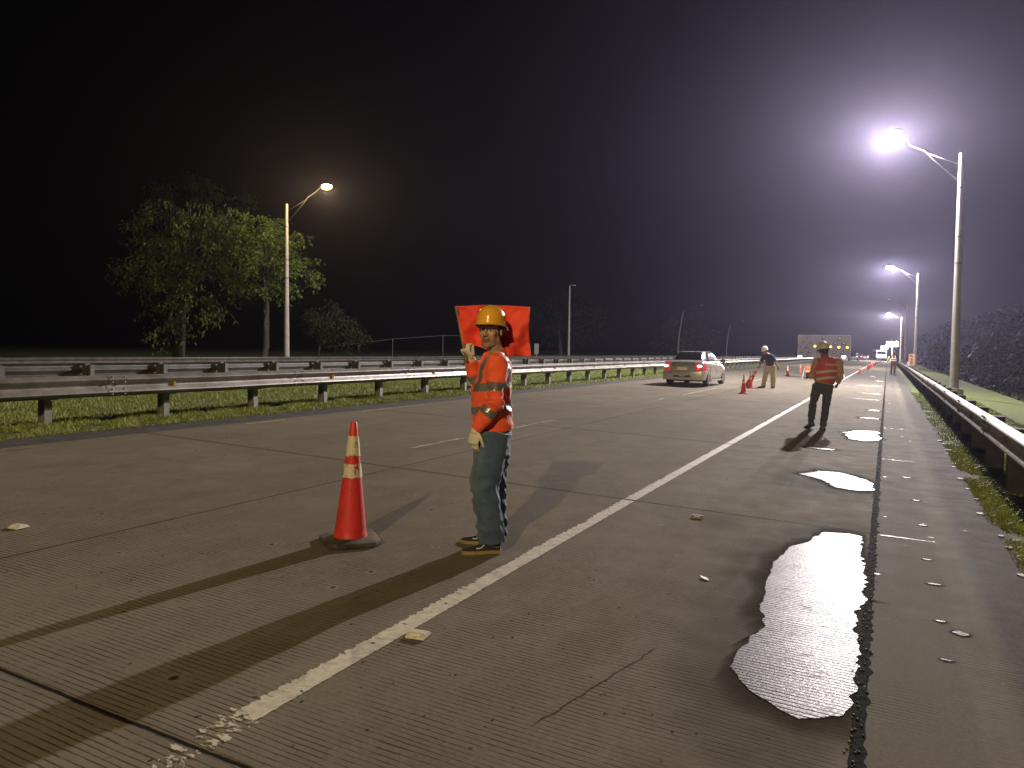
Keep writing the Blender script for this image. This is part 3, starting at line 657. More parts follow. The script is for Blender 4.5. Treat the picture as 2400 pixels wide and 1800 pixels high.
# flakes of paint and stones along the right edge
mb = MB()
for k in range(16):
    y = 3.6+k*.75+random.uniform(-.2, .2); x = .86+random.uniform(-.05, .03)
    n = 6; s = random.uniform(.02, .045)
    mb.prism([(s*random.uniform(.7, 1.2)*math.cos(a), s*1.5*random.uniform(.7, 1.2)*math.sin(a)) for a in [2*math.pi*j/n for j in range(n)]], 'z', .006, (x, y, gz(x)+.009))
mb.obj('edge_stones', plain('pale_concrete_chips', (.30, .28, .24), .7, nz=.3, sc=30), kind='stuff', label='broken pale concrete chips along the right edge of the shoulder', cat='gravel')

# ------------------------------------------------------------------ small things beyond the rails
mp = empty('marker_post', (-28.2, 61, .2), label='grey rectangular marker plate on a post right of the red flag', cat='marker post')
MB().tube([(0, 0, -.2), (0, 0, 1.2)], .035, 8, ref=Vector((0, 1, 0))).obj('post', M_post, mp); MB().box((0, 0, 1.32), (.42, .02, .95)).obj('plate', plain('grey_plate', (.2, .2, .19), .5), mp, bev=.004)
wf = empty('wire_fence', (-36, 50, .2), label='thin wire on two slim posts beyond the far guardrail, left of the raised glove', cat='fence')
for k, dx in enumerate((0, 3.2)):
    MB().tube([(dx, dx*.8, 0), (dx, dx*.8, 1.95+.35*k)], .02, 6, ref=Vector((0, 1, 0))).obj('post', M_arm, wf)
MB().tube([(-4, -3.5, 1.2), (0, 0, 1.95), (3.2, 2.56, 2.3), (6.4, 5.1, 2.35)], .012, 5).obj('wire', M_arm, wf)
# ------------------------------------------------------------------ people
def solid(mb, voxel, sm=4, disp=None, name='m'):
    me = mb.mesh('tmp'); me.materials.clear(); o = bpy.data.objects.new('tmp', me); col.objects.link(o)
    r = o.modifiers.new('r', 'REMESH'); r.mode = 'VOXEL'; r.voxel_size = voxel; r.adaptivity = 0
    s = o.modifiers.new('s', 'SMOOTH'); s.factor = .5; s.iterations = sm
    dg = bpy.context.evaluated_depsgraph_get(); out = bpy.data.meshes.new_from_object(o.evaluated_get(dg)); out.name = name
    bpy.data.objects.remove(o); bpy.data.meshes.remove(me)
    if disp:
        n = len(out.vertices); co = np.empty(n*3); no = np.empty(n*3); out.vertices.foreach_get('co', co); out.vertex_normals.foreach_get('vector', no)
        co = co.reshape(-1, 3); no = no.reshape(-1, 3); d = np.array([disp(Vector(c)) for c in co]); co += no*d[:, None]; out.vertices.foreach_set('co', co.ravel()); out.update()
    out.materials.clear(); return out
def split(me, fn, names):
    """cut a mesh into several by a face function returning 0..k"""
    outs = []
    ids = [fn(Vector(p.center), p.normal) for p in me.polygons]
    for k, nm in enumerate(names):
        bm = bmesh.new(); bm.from_mesh(me); bm.faces.ensure_lookup_table()
        bmesh.ops.delete(bm, geom=[f for f in bm.faces if ids[f.index] != k], context='FACES')
        m2 = bpy.data.meshes.new(nm); bm.to_mesh(m2); bm.free(); outs.append(m2)
    return outs
def seg_t(p, a, b):
    ab = b-a; t = max(0, min(1, (p-a).dot(ab)/ab.length_squared)); return t, (p-(a+ab*t)).length
def hand(mb, wr, d, pn, curl=.5, s=1., side=1, fat=1., spread=.06, thumb=.5):
    """wr wrist, d direction of the hand, pn palm normal (fingers curl towards it), side: thumb side sign"""
    d = Vector(d).normalized(); pn = Vector(pn); pn = (pn-d*pn.dot(d)).normalized(); ax = d.cross(pn)*side
    L = .082*s
    mb.tube([wr-d*.02, wr+d*L*.3, wr+d*L*.7, wr+d*L], [(.026*s*fat, .017*s*fat), (.034*s*fat, .016*s*fat), (.040*s*fat, .0145*s*fat), (.039*s*fat, .012*s*fat)], 12, ref=pn, rnd=True)
    for i, (o, ln, st) in enumerate(((.030, .92, .94), (.010, 1.05, 1.0), (-.010, .98, .98), (-.029, .78, .90))):
        p = wr+d*L*st+ax*o*s; dd = (d+ax*o*spread*10).normalized(); pts = [p-dd*.012]; r = .0088*s*fat; rr = [r]
        c = curl*(1+.12*(i-1.5)); ang = 0
        for l in (.042, .027, .021):
            ang += c; q = dd*math.cos(ang)+pn*math.sin(ang); p = p+q*l*s*ln; pts.append(p); rr.append(r*(.95 if l > .03 else .84))
        mb.tube(pts, rr, 8, rnd=True)
    b = wr+d*L*.25+ax*.026*s; q1 = (d*.65+ax*.75+pn*.25*thumb).normalized(); q2 = (d*.9+ax*.25+pn*thumb).normalized()
    mb.tube([b, b+q1*.036*s, b+q1*.036*s+q2*.03*s, b+q1*.036*s+q2*.052*s], [.0125*s*fat, .0105*s*fat, .0095*s*fat, .0075*s*fat], 8, rnd=True)
def head_prims(mb, M, s=1.):
    def P(x, y, z): return M @ Vector((x*s, y*s, z*s))
    R3 = M.to_3x3()
    def E(c, r, rot=None): mb.ell(P(*c), tuple(q*s for q in r), M=R3 @ rot if rot is not None else R3, n=14)
    def T(pts, r): mb.tube([P(*p) for p in pts], [q*s for q in r], 8, rnd=True)
    E((0, -.015, .03), (.076, .096, .096)); E((0, .028, -.035), (.060, .060, .078)); E((0, .034, -.082), (.046, .048, .034)); E((0, .076, -.105), (.022, .016, .016))
    for q in (-1, 1):
        E((q*.040, .052, -.018), (.024, .028, .022)); T([(q*.012, .084, .030), (q*.03, .082, .037), (q*.048, .066, .030)], [.007, .008, .007])
        T([(q*.050, .0, -.062), (q*.038, .045, -.095), (q*.012, .078, -.108)], [.014, .016, .014])
        E((q*.079, -.012, -.004), (.008, .019, .031), Matrix.Rotation(q*R(-18), 3, 'Z')); E((q*.0135, .096, -.031), (.009, .011, .008))
        E((q*.030, .069, .008), (.016, .012, .011))
    T([(0, .082, .030), (0, .092, .006), (0, .107, -.018), (0, .109, -.027)], [.010, .0095, .0115, .012]); E((0, .096, -.032), (.011, .012, .007))
    T([(-.024, .077, -.060), (-.010, .089, -.056), (0, .090, -.058), (.010, .089, -.056), (.024, .077, -.060)], [.004, .0062, .0058, .0062, .004])
    T([(-.021, .077, -.068), (0, .089, -.0715), (.021, .077, -.068)], [.004, .0075, .004]); E((0, .078, -.048), (.026, .012, .012))
def helmet(parent, M, m, s=1., band=True, clip=False):
    rs = []; n = 40; prof = [(1.055, -.004), (1.07, .0), (1.045, .007), (1.0, .009), (.995, .034), (.955, .039), (.945, .060), (.90, .088), (.80, .112), (.66, .131), (.48, .144), (.28, .151), (.08, .153)]
    def ring(fr, z, e=1.):
        o = []
        for j in range(n):
            a = 2*math.pi*j/n; x = .112*fr*math.cos(a); y = .132*fr*math.sin(a)
            zz = z; f = max(0, math.sin(a))**5
            if e and z < .008: y += .046*f*(fr > 1.03); zz -= .012*f*(fr > 1.03)
            if z < .03: zz -= .012*max(0, -math.sin(a))
            if z > .06: zz += (.006*math.exp(-(x/.013)**2)+.003*math.exp(-((abs(x)-.035)/.009)**2))*min(1, (z-.06)/.04)
            o.append(M @ Vector((x*s, y*s, zz*s)))
        return o
    for fr, z in prof: rs.append(ring(fr, z))
    inn = [ring(fr*.955, z-.004) for fr, z in prof[3:]][::-1]
    mb = MB(); mb.rings(inn+[ring(1.03, -.006)]+rs, cap=True)
    h = mb.obj('hard_hat', m, parent, 'auto')
    if clip:
        c = MB(); 
        for a, b in (((.112, -.05, .0), (.118, -.05, -.022)), ((.118, -.05, -.022), (.112, -.075, -.024)), ((.112, -.075, -.024), (.108, -.075, 0)), ((.112, -.05, 0), (.108, -.075, 0))):
            for q in (-1, 1): c.tube([M @ Vector((q*a[0]*s, a[1]*s, a[2]*s)), M @ Vector((q*b[0]*s, b[1]*s, b[2]*s))], .0022, 6)
        c.obj('strap_clip', plain('pale_clip', (.7, .68, .62), .35), h)
        r = MB(); r.box(M @ Vector((-.1165*s, .02*s, .022*s)), (.002, .008, .016), M=M.to_3x3()); r.obj('lug', plain('pale_lug', (.75, .7, .5), .35), h)
    return h
def fabric(name, c, rough=.85, var=.12, sc=30, extra=None, **k):
    M = Mat(name); f = M.noise(M.P, 5, 5, .6); cc = M.mix(M.ramp(f, .3, .7), tuple(q*(1-var) for q in c), tuple(min(1, q*(1+var)) for q in c))
    wv = M.noise(M.scale(M.P, (1, 1, 1)), 320, 2)
    cc = M.mix(M.ramp(wv, .3, .7, 0, .22), cc, tuple(q*.6 for q in c))
    if extra: cc = extra(M, cc)
    M.set(col=cc, rough=rough, sheen=.15, **k); M.bump(M.math('ADD', M.noise(M.P, 38, 4), M.math('MULTIPLY', wv, .5)), .25, .004); return M.m
def shoe(parent, M, mup, msole, mstripe=None, s=1.):
    """M: matrix, origin at the sole under the ankle, toe along +Y"""
    up = MB(); rs = []
    for y, w, h in ((-.078, .022, .055), (-.072, .034, .075), (-.05, .037, .090), (-.015, .037, .092), (.02, .037, .082), (.055, .041, .064), (.095, .045, .052), (.135, .044, .045), (.165, .034, .038), (.18, .016, .03)):
        rs.append([M @ Vector((w*math.copysign(abs(math.cos(t))**.8, math.cos(t))*s, y*s, (.014+(h-.014)*max(0, math.sin(t))+.0*1)*s)) for t in [math.pi*j/12 for j in range(13)]])
    up.rings(rs); o = up.obj('shoe', mup, parent, 'auto')
    sl = MB(); out = [(-.082, .018), (-.076, .034), (-.05, .041), (0, .038), (.05, .042), (.095, .049), (.135, .048), (.168, .038), (.186, .018)]
    poly = [(w, y) for y, w in out]+[(-w, y) for y, w in out[::-1]]
    sl.rings([[M @ Vector((x*s*.97, y*s, 0)) for x, y in poly], [M @ Vector((x*s, y*s, .006)) for x, y in poly], [M @ Vector((x*s, y*s, .024*s)) for x, y in poly]])
    sl.obj('sole', msole, o, 'auto')
    if mstripe:
        q = MB()
        for sd in (-1, 1):
            P = [(-.062, .046), (-.03, .052), (.0, .058), (.02, .066), (.035, .062), (.05, .048), (.07, .04), (.09, .042)]
            pts = []
            for y, z in P:
                w = np.interp(y, [-.078, -.05, .02, .055, .095, .135], [.024, .038, .038, .042, .046, .045]); hh = np.interp(y, [-.07, -.05, .02, .055, .095], [.078, .09, .082, .064, .052])
                t = math.asin(min(.98, max(.02, (z-.014)/(hh-.014)))); pts.append(M @ Vector((sd*w*math.cos(t)**.8*1.03*s, y*s, z*s)))
            q.tube(pts, .0042*s, 6)
        q.obj('side_stripe', mstripe, o, True)
    return o
def fold(amp, sc=(7, 7, 15), hot=(), seed=0.):
    def f(p):
        q = Vector((p.x*sc[0]+seed, p.y*sc[1], p.z*sc[2]+.6*p.x*sc[0]))
        v = 1-abs(noise.noise(q))*2.6; v2 = noise.noise(q*2.3+Vector((4, 4, 4)))
        a = .45
        for (c, r) in hot: a += max(0, 1-(p-Vector(c)).length/r)*1.0
        return amp*a*(v-.35+.35*v2)
    return f
V3 = Vector
def headM(pos, yaw=0, pitch=0, roll=0):
    return Matrix.Translation(pos) @ Matrix.Rotation(yaw, 4, 'Z') @ Matrix.Rotation(roll, 4, 'Y') @ Matrix.Rotation(pitch, 4, 'X')
def person(loc, rz, label, J, S, group=None):
    """J joints in the figure's own frame, S style. The body is one remeshed surface; clothes are its children"""
    fwd = V3(J.get('fwd', (0, 1, 0))).normalized(); vb = S.get('vox', .007)
    hs = S.get('hs', .9); HM = headM(V3(J['head']), J.get('yaw', 0), J.get('pitch', 0), J.get('roll', 0))
    sp = [(V3(p), a, b) for p, a, b in J['spine']]
    b = MB(); k = .80
    b.tube([p for p, _, _ in sp], [(x*k, y*k) for _, x, y in sp], 20, ref=fwd, rnd=True)
    b.tube([V3(J['neck'][0]), V3(J['neck'][1]), V3(J['neck'][2])], [(.056, .056), (.050, .052), (.052, .055)], 14, ref=fwd, rnd=True)
    head_prims(b, HM, hs)
    for sh, el, wr in J['arms']:
        sh, el, wr = V3(sh), V3(el), V3(wr)
        b.tube([sh, sh.lerp(el, .5), el, el.lerp(wr, .35), wr], [.050, .044, .038, .037, .025], 12, rnd=True)
        b.tube([V3(J['neck'][0]).lerp(sh, .2), sh], [.055, .05], 12, rnd=True)
    for (hd, pn, curl, side) in J['hands']:
        i = J['hands'].index((hd, pn, curl, side)); hand(b, V3(J['arms'][i][2]), hd, pn, curl, .95, side)
    for hp, kn, an in J['legs']:
        hp, kn, an = V3(hp), V3(kn), V3(an)
        b.tube([hp, hp.lerp(kn, .5), kn, kn.lerp(an, .35), an], [.082, .070, .052, .054, .036], 14, rnd=True)
        b.tube([an, an+V3((0, 0, -.05))], [.036, .03], 10, rnd=True)
    me = solid(b, vb, 5, name='person')
    mats = [S['skin'], S.get('stubble', S['skin']), S.get('lip', S['skin'])]
    for m in mats: me.materials.append(m)
    inv = HM.inverted()
    for p in me.polygons:
        q = (inv @ p.center)/hs
        if -.13 < q.z < -.03 and abs(q.x) < .08 and q.y > .0 and q.length < .16:
            mouth = abs(q.z+.064) < .0125 and abs(q.x) < .024 and q.y > .07
            if mouth: p.material_index = 2
            elif (q.z < -.082+.25*abs(q.x) or (abs(q.x) < .034 and -.085 < q.z < -.040 and q.y > .05)): p.material_index = 1
        p.use_smooth = True
    root = link('person', me, None, label=label, cat='person', group=group); root.location = loc; root.rotation_euler = (0, 0, rz)
    # eyes, brows
    R3 = HM.to_3x3()
    if S.get('face', True):
        for q in (-1, 1):
            e = MB(); e.ell(HM @ V3((q*.029*hs, (.078)*hs, .009*hs)), (.0135*hs, .009*hs, .0075*hs), M=R3, n=12); eo = e.obj('eye', S['eye'], root, True)
            i = MB(); i.ell(HM @ V3(((q*.029+S.get('gaze', 0))*hs, .085*hs, .009*hs)), (.0066*hs, .003*hs, .0066*hs), M=R3, n=10); i.obj('iris', M_pupil, eo, True)
            w_ = MB(); w_.tube([HM @ V3((q*.013*hs, .093*hs, .030*hs)), HM @ V3((q*.03*hs, .0925*hs, .038*hs)), HM @ V3((q*.048*hs, .077*hs, .031*hs))], [.004, .0058, .003], 6, rnd=True); w_.obj('eyebrow', M_hair, root, True)
    hr = MB()
    hr.ell(HM @ V3((0, -.032*hs, .02*hs)), (.083*hs, .088*hs, .088*hs), M=R3); hr.ell(HM @ V3((0, -.062*hs, -.035*hs)), (.062*hs, .045*hs, .060*hs), M=R3)
    for q in (-1, 1): hr.tube([HM @ V3((q*.072*hs, .016*hs, .05*hs)), HM @ V3((q*.073*hs, .012*hs, .012*hs))], [.011, .006], 8, rnd=True)
    if S.get('liner'):
        hr.tube([HM @ V3((0, -.10*hs, .03*hs)), HM @ V3((0, -.125*hs, -.04*hs)), HM @ V3((0, -.112*hs, -.105*hs)), HM @ V3((0, -.07*hs, -.125*hs))], [(.05, .014), (.045, .016), (.035, .014), (.02, .01)], 12, ref=R3 @ V3((0, 1, 0)), rnd=True)
    hm = solid(hr, max(vb, .006), 2, lambda p: .004*noise.noise(p*70)); link('hair', hm, M_hair, root, True)
    helmet(root, HM @ Matrix.Translation((0, -.006, S.get('hz', .030)*hs)) @ Matrix.Rotation(R(5), 4, 'X'), S['helmet'], S.get('hsz', .94)*hs/.9, clip=S.get('clip', False))
    # trousers
    t = MB(); hz = sp[0][0]; g = S.get('leg', 1.)
    t.tube([hz+V3((0, 0, .06)), hz+V3((0, 0, -.02)), hz+V3((0, 0, -.10))], [(sp[0][1]*.86, sp[0][2]*.86), (sp[0][1]*.90, sp[0][2]*.90), (sp[0][1]*.84, sp[0][2]*.84)], 20, ref=fwd, rnd=True)
    lr = S.get('legr', [.105, .092, .078, .075, .072])
    for hp, kn, an in J['legs']:
        hp, kn, an = V3(hp), V3(kn), V3(an)
        t.tube([hp+V3((0, 0, .02)), hp.lerp(kn, .5), kn, kn.lerp(an, .5), an+V3((0, 0, -.02)), an+V3((0, 0, -.035))], [r*g for r in lr]+[lr[-1]*g*.96], 18, ref=fwd)
    hot = [(tuple(V3(l[1])), .14) for l in J['legs']]+[(tuple(V3(l[2])+V3((0, 0, .06))), .16) for l in J['legs']]
    tm = solid(t, max(vb, .007), 5, fold(S.get('foldt', .010), (9, 9, 13), hot, 3.)); link('trousers', tm, S['trousers'], root, True)
    # shoes
    for (p, yaw, pit) in J['feet']:
        shoe(root, Matrix.Translation(V3(p)) @ Matrix.Rotation(yaw, 4, 'Z') @ Matrix.Rotation(pit, 4, 'X'), S['shoe'], S['sole'], S.get('stripe'), S.get('ss', 1.))
    # shirt
    c = MB()
    c.tube([p for p, _, _ in sp], [(x, y) for _, x, y in sp], 24, ref=fwd, rnd=False)
    top = V3(J['neck'][0]); c.tube([sp[-1][0], top], [(sp[-1][1], sp[-1][2]), (.066, .066)], 20, ref=fwd)
    c.tube([top+V3((0, 0, -.02)), top+(V3(J['neck'][1])-top)*.55], [.068, .061], 16)
    sl = S.get('sleeve', 1.); cuff = []
    for sh, el, wr in J['arms']:
        sh, el, wr = V3(sh), V3(el), V3(wr); r = S.get('sr', [.074, .066, .060, .057, .043])
        c.tube([top.lerp(sh, .35)+V3((0, 0, -.025)), sh], [.055, r[0]*.95], 14, rnd=True)
        if sl >= 1: c.tube([sh, sh.lerp(el, .5), el, el.lerp(wr, .5), wr.lerp(el, .04)], r, 16, rnd=False); c.ell(sh, (r[0],)*3); c.ell(el, (r[2]*.99,)*3)
        else: c.tube([sh, sh.lerp(el, .5), sh.lerp(el, .85)], [.078, .075, .078], 16); c.ell(sh, (.076,)*3)
    hot = [(tuple(V3(a[1])), .16) for a in J['arms']]+[(tuple(sp[1][0]), .2)]+[(tuple(V3(a[0])+V3((0, 0, -.08))), .12) for a in J['arms']]
    sm = solid(c, max(vb*.9, .006), 4, fold(S.get('folds', .010), (8, 8, 13), hot, 1.))
    arms = [(V3(a[0]), V3(a[1]), V3(a[2])) for a in J['arms']]
    if S.get('tape'):
        def fn(p, n):
            for i, (a, e, wv) in enumerate(arms):
                t1, d1 = seg_t(p, a, e); t2, d2 = seg_t(p, e, wv)
                if min(d1, d2) < .082:
                    L1 = (e-a).length; L2 = (wv-e).length; s_ = t1*L1 if d1 < d2 else L1+t2*L2
                    # nearer the arm than the torso?
                    out = (p-sp[2][0]); side = abs(out.dot(fwd.cross(V3((0, 0, 1)))))
                    if s_ > .09 and (side > S['armside'] or i == 1):
                        if any(x0 < s_ < x1 for x0, x1 in S['abands']): return 1
                        return 0
            x = (p-V3(J['neck'][0])).dot(fwd.cross(V3((0, 0, 1))))
            if any(z0 < p.z-S.get('slope', 0)*((p-V3(J['neck'][0])).dot(fwd)) < z1 for z0, z1 in S['tbands']): return 1
            if p.z > S['tbands'][-1][0] and .078 < abs(x) < .122 and p.z < 1.36: return 1
            return 0
        m0, m1 = split(sm, fn, ['shirt', 'reflective_tape']); so = link('shirt', m0, S['shirt'], root, True); link('reflective_tape', m1, M_tape, so, True)
    else: link('shirt', sm, S['shirt'], root, True)
    if S.get('glove'):
        for i, (hd, pn, curl, side) in enumerate(J['hands']):
            gm = MB(); wv = V3(J['arms'][i][2]); d = V3(hd).normalized(); hand(gm, wv, hd, pn, curl, 1.02, side, 1.10, .09)
            gm.tube([wv-d*.05, wv-d*.01, wv+d*.02], [.037, .032, .030], 14)
            link('glove', solid(gm, .0031, 1, lambda p: .0012*noise.noise(p*60)), M_glove, root, True)
    return root
M_pupil = plain('dark_iris', (.02, .012, .008), .15, nz=0); M_hair = plain('black_hair', (.012, .010, .009), .5, nz=.4, sc=60, bump=.6)
M_eye = plain('eye_white', (.55, .50, .44), .25, nz=.05)
M_tape = plain('grey_reflective_tape', (.30, .29, .25), .32, .55, nz=.12, sc=25, bump=.15)
M_glove = fabric('cream_cotton_glove', (.72, .66, .47), .9)
def skin(name, c):
    M = Mat(name); f = M.noise(M.P, 14, 4); cc = M.mix(M.ramp(f, .35, .7), tuple(q*.85 for q in c), tuple(q*1.1 for q in c))
    M.set(col=cc, rough=.48, sss=.06); M.b.inputs['Subsurface Radius'].default_value = (.01, .004, .002); M.b.inputs['Subsurface Scale'].default_value = .5
    M.bump(M.noise(M.P, 160, 3), .15, .002); return M.m
def jeans(M, cc):
    x, y, z = M.xyz(M.P)
    fade = M.math('MULTIPLY', M.ramp(y, -.02, .09), M.ramp(M.noise(M.scale(M.P, (5, 5, 2)), 1.5, 4), .3, .65)); cc = M.mix(M.math('MULTIPLY', fade, .55), cc, (.20, .25, .29))
    return M.mix(M.ramp(M.noise(M.scale(M.P, (30, 30, 4)), 2, 4), .55, .8, 0, .35), cc, (.12, .16, .19))
# --- the man with the flag (faces left in the picture, his left side to the viewer)
FM = dict(fwd=(0, 1, 0),
    spine=[((.0, -.040, .815), .172, .138), ((0, -.03, .93), .168, .137), ((0, -.022, 1.03), .165, .137), ((0, -.04, 1.15), .172, .124), ((0, -.052, 1.25), .165, .112), ((0, -.058, 1.315), .135, .085)],
    neck=[(0, -.058, 1.335), (0, -.035, 1.39), (0, -.018, 1.45)], head=(0, -.012, 1.486), yaw=R(68), pitch=R(2),
    arms=[((-.185, -.058, 1.278), (-.235, -.048, 1.015), (-.185, .075, .835)), ((.175, -.02, 1.285), (.215, .075, 1.08), (.14, .125, 1.295))],
    hands=[((.0, .22, -1), (.55, -.35, -.2), .62, 1), ((-.45, .5, .75), (.55, -.6, .3), 1.2, -1)],
    legs=[((-.092, -.045, .80), (-.105, .018, .445), (-.10, -.035, .10)), ((.092, -.055, .80), (.10, -.04, .445), (.12, -.055, .10))],
    feet=[((-.10, -.02, .0), R(8), 0), ((.13, -.0, .0), R(-12), 0)])
FS = dict(vox=.0048, hsz=.86, hs=.94, hz=.040, skin=skin('tan_skin', (.48, .29, .18)), stubble=skin('stubbled_skin', (.30, .19, .125)), lip=skin('lip_skin', (.26, .11, .08)), eye=M_eye, gaze=-.004,
    helmet=plain('yellow_helmet_shell', (.80, .40, .022), .25, nz=.05, sc=12), clip=True, liner=True, trousers=fabric('faded_blue_denim', (.055, .092, .155), .85, extra=jeans), legr=[.118, .108, .094, .092, .088],
    shoe=fabric('black_canvas_shoe', (.018, .015, .013), .8), sole=plain('gum_rubber_sole', (.30, .22, .10), .7), stripe=plain('cream_shoe_stripe', (.7, .66, .55), .6),
    shirt=fabric('fluorescent_orange_shirt', (.95, .115, .032), .8, var=.06), tape=True, armside=.165, abands=[(.135, .19), (.30, .355)], tbands=[(.945, 1.0), (1.10, 1.152)], slope=-.12, glove=True, folds=.0105, foldt=.017)
fx, fy = -2.415, 4.452
flagman = person((fx, fy, gz(fx)+.006), R(118), 'man in a yellow hard hat, orange shirt and jeans waving the red flag', FM, FS)
# the flag: stick in the raised right hand, cloth streaming back behind his head
fl = empty('flag', (fx, fy, gz(fx)+.006), R(118), label='plain red cloth flag on a short stick held up behind the yellow hard hat', cat='flag')
b0, b1 = V3((.085, .150, 1.28)), V3((.19, .232, 1.665))
MB().tube([b0, b1], .011, 10).obj('stick', plain('wooden_stick', (.25, .16, .08), .7), fl, True)
V = []; F = []; nu, nv = 46, 26
c0 = b0.lerp(b1, .30)
for i in range(nu+1):
    for j in range(nv+1):
        u, v = i/nu, j/nv
        L = c0.lerp(b1, v); yr = -.30+.02*math.sin(v*2.4); topz = 1.668+.012*math.sin(u*3.2); botz = 1.395-.085*math.sin(min(1, u*1.1)*1.7)+.01
        y = L.y+(yr-L.y)*u; z = (L.z+((botz+(topz-botz)*v)-L.z)*min(1, u*2.2)); z -= .02*math.sin(u*math.pi)*(v > .9)*0
        x = L.x+.05*u+.030*math.sin(u*8+v*3.2)*min(1, u*3)+.016*math.sin(u*17-v*7)*min(1, u*4)+.05*noise.noise(V3((u*3.5+v*1.5, v*2.5, 2)))+.012*noise.noise(V3((u*11-v*6, v*6, 5)))
        V.append((x, y, z))
for i in range(nu):
    for j in range(nv):
        k = i*(nv+1)+j; F.append((k, k+1, k+nv+2, k+nv+1))
Mf = Mat('red_flag_cloth'); f_ = Mf.noise(Mf.P, 6, 3)
Mf.set(col=Mf.mix(Mf.ramp(f_, .3, .7), (.80, .050, .025), (.88, .085, .03)), rough=.75, trans=0); Mf.bump(Mf.noise(Mf.P, 250, 2), .15, .002)
fo = sheet('cloth', V, F, Mf.m, True, parent=fl); sd = fo.modifiers.new('t', 'SOLIDIFY'); sd.thickness = .003
# --- the man in the red vest, back to the viewer (local x = right in the picture, y = away)
M_skd = skin('dark_skin', (.13, .075, .05)); 
VM = dict(fwd=(-.34, .94, 0),
    spine=[((.02, 0, .86), .168, .125), ((.04, 0, .97), .180, .135), ((.06, 0, 1.10), .190, .135), ((.08, .01, 1.22), .180, .115), ((.085, .02, 1.29), .14, .09)],
    neck=[(.085, .03, 1.30), (.05, .05, 1.36), (.02, .07, 1.42)], head=(.0, .085, 1.462), yaw=R(38), pitch=R(-22),
    arms=[((-.10, .03, 1.265), (-.19, .10, 1.0), (-.10, .30, 1.03)), ((.265, .01, 1.25), (.295, .06, .99), (.265, .18, .87))],
    hands=[((.3, 1, .1), (.3, -.2, 1), .5, -1), ((-.1, .7, -.6), (-1, 0, -.2), .6, -1)],
    legs=[((-.080, 0, .82), (-.15, .05, .48), (-.175, -.03, .15)), ((.10, 0, .82), (.075, .03, .45), (.035, -.03, .10))],
    feet=[((-.175, .0, .045), R(28), R(-16)), ((.035, -.02, .0), R(5), 0)])
VS = dict(vox=.008, hs=.9, skin=M_skd, face=False, helmet=plain('white_helmet_shell', (.42, .39, .32), .35, nz=.08, sc=12), trousers=fabric('dark_green_trousers', (.042, .043, .034), .9), legr=[.096, .084, .070, .066, .058],
    shoe=plain('brown_work_boot', (.10, .07, .04), .8), sole=M_black, ss=1.12, shirt=fabric('ochre_shirt', (.36, .21, .075), .9), sr=[.076, .070, .066, .058, .042])
vest_man = person((-1.06, 14.95, gz(-1.06)+.006), R(4.5), 'man in red vest seen from behind, walking beside the white line', VM, VS)
c = MB(); sp = [(V3(p), a, b) for p, a, b in VM['spine']]
c.tube([sp[0][0]+V3((0, 0, .03))]+[p for p, _, _ in sp[1:]], [(sp[0][1]+.028, sp[0][2]+.024)]+[(a+.016, b+.02) for _, a, b in sp[1:]], 24, ref=V3(VM['fwd']))
c.tube([sp[-1][0], V3((.08, .03, 1.345))], [(.15, .10), (.072, .072)], 20, ref=V3(VM['fwd']))
for s_ in (-1, 1): c.tube([V3((.085, .02, 1.27)), V3((.085+s_*.16, .01, 1.275))], [.06, .062], 12, rnd=True)
vm = solid(c, .008, 4, fold(.010, (6, 6, 9), [], 9.))
m0, m1 = split(vm, lambda p, n: 1 if any(a < p.z-.02*math.sin(p.x*9) < b for a, b in ((.935, .98), (1.055, 1.10))) and abs((p-V3((.06, 0, 0))).x) < .175 else 0, ['safety_vest', 'reflective_tape'])
vo = link('safety_vest', m0, fabric('red_vest_cloth', (.40, .05, .022), .8), vest_man, True); link('reflective_tape', m1, plain('cream_reflective_tape', (.42, .39, .31), .45, nz=.1, sc=25), vo, True)
def text_mesh(s, size, ext=.001):
    cu = bpy.data.curves.new('t', 'FONT'); cu.body = s; cu.size = size; cu.extrude = ext; cu.align_x = 'CENTER'; cu.resolution_u = 2
    o = bpy.data.objects.new('t', cu); col.objects.link(o); dg = bpy.context.evaluated_depsgraph_get(); me = bpy.data.meshes.new_from_object(o.evaluated_get(dg)); bpy.data.objects.remove(o); return me
tm = text_mesh('JCD HOLDING', .062)
for v in tm.vertices:
    x, y = v.co.x, v.co.y; v.co = V3((.105+x*.84, -.152+1.5*(x-.0)**2-.02*x-v.co.z, 1.19+y-.03*x))
link('lettering', tm, plain('pale_print', (.62, .55, .45), .6), vo)
# --- the man in the navy shirt pulling up a cone (local x = right in the picture, y = away)
NM = dict(fwd=(-.72, -.69, 0),
    spine=[((.0, 0, .86), .165, .125), ((-.02, -.02, .97), .175, .14), ((-.06, -.06, 1.10), .185, .14), ((-.10, -.10, 1.21), .175, .12), ((-.125, -.12, 1.27), .13, .09)],
    neck=[(-.13, -.125, 1.285), (-.165, -.15, 1.33), (-.19, -.17, 1.37)], head=(-.205, -.19, 1.405), yaw=R(140), pitch=R(-24),
    arms=[((-.235, .02, 1.22), (-.33, -.06, .97), (-.375, -.12, .83)), ((.03, -.20, 1.21), (.17, -.18, .99), (.27, -.22, .80))],
    hands=[((-.2, -.3, -1), (-.3, -.5, .3), .9, 1), ((.3, -.2, -1), (-.6, -.6, 0), .5, 1)],
    legs=[((-.08, .06, .82), (-.16, .04, .46), (-.22, .08, .10)), ((.09, -.06, .82), (.11, -.09, .45), (.12, -.02, .10))],
    feet=[((-.235, .07, 0), R(95), 0), ((.12, -.05, 0), R(160), 0)])
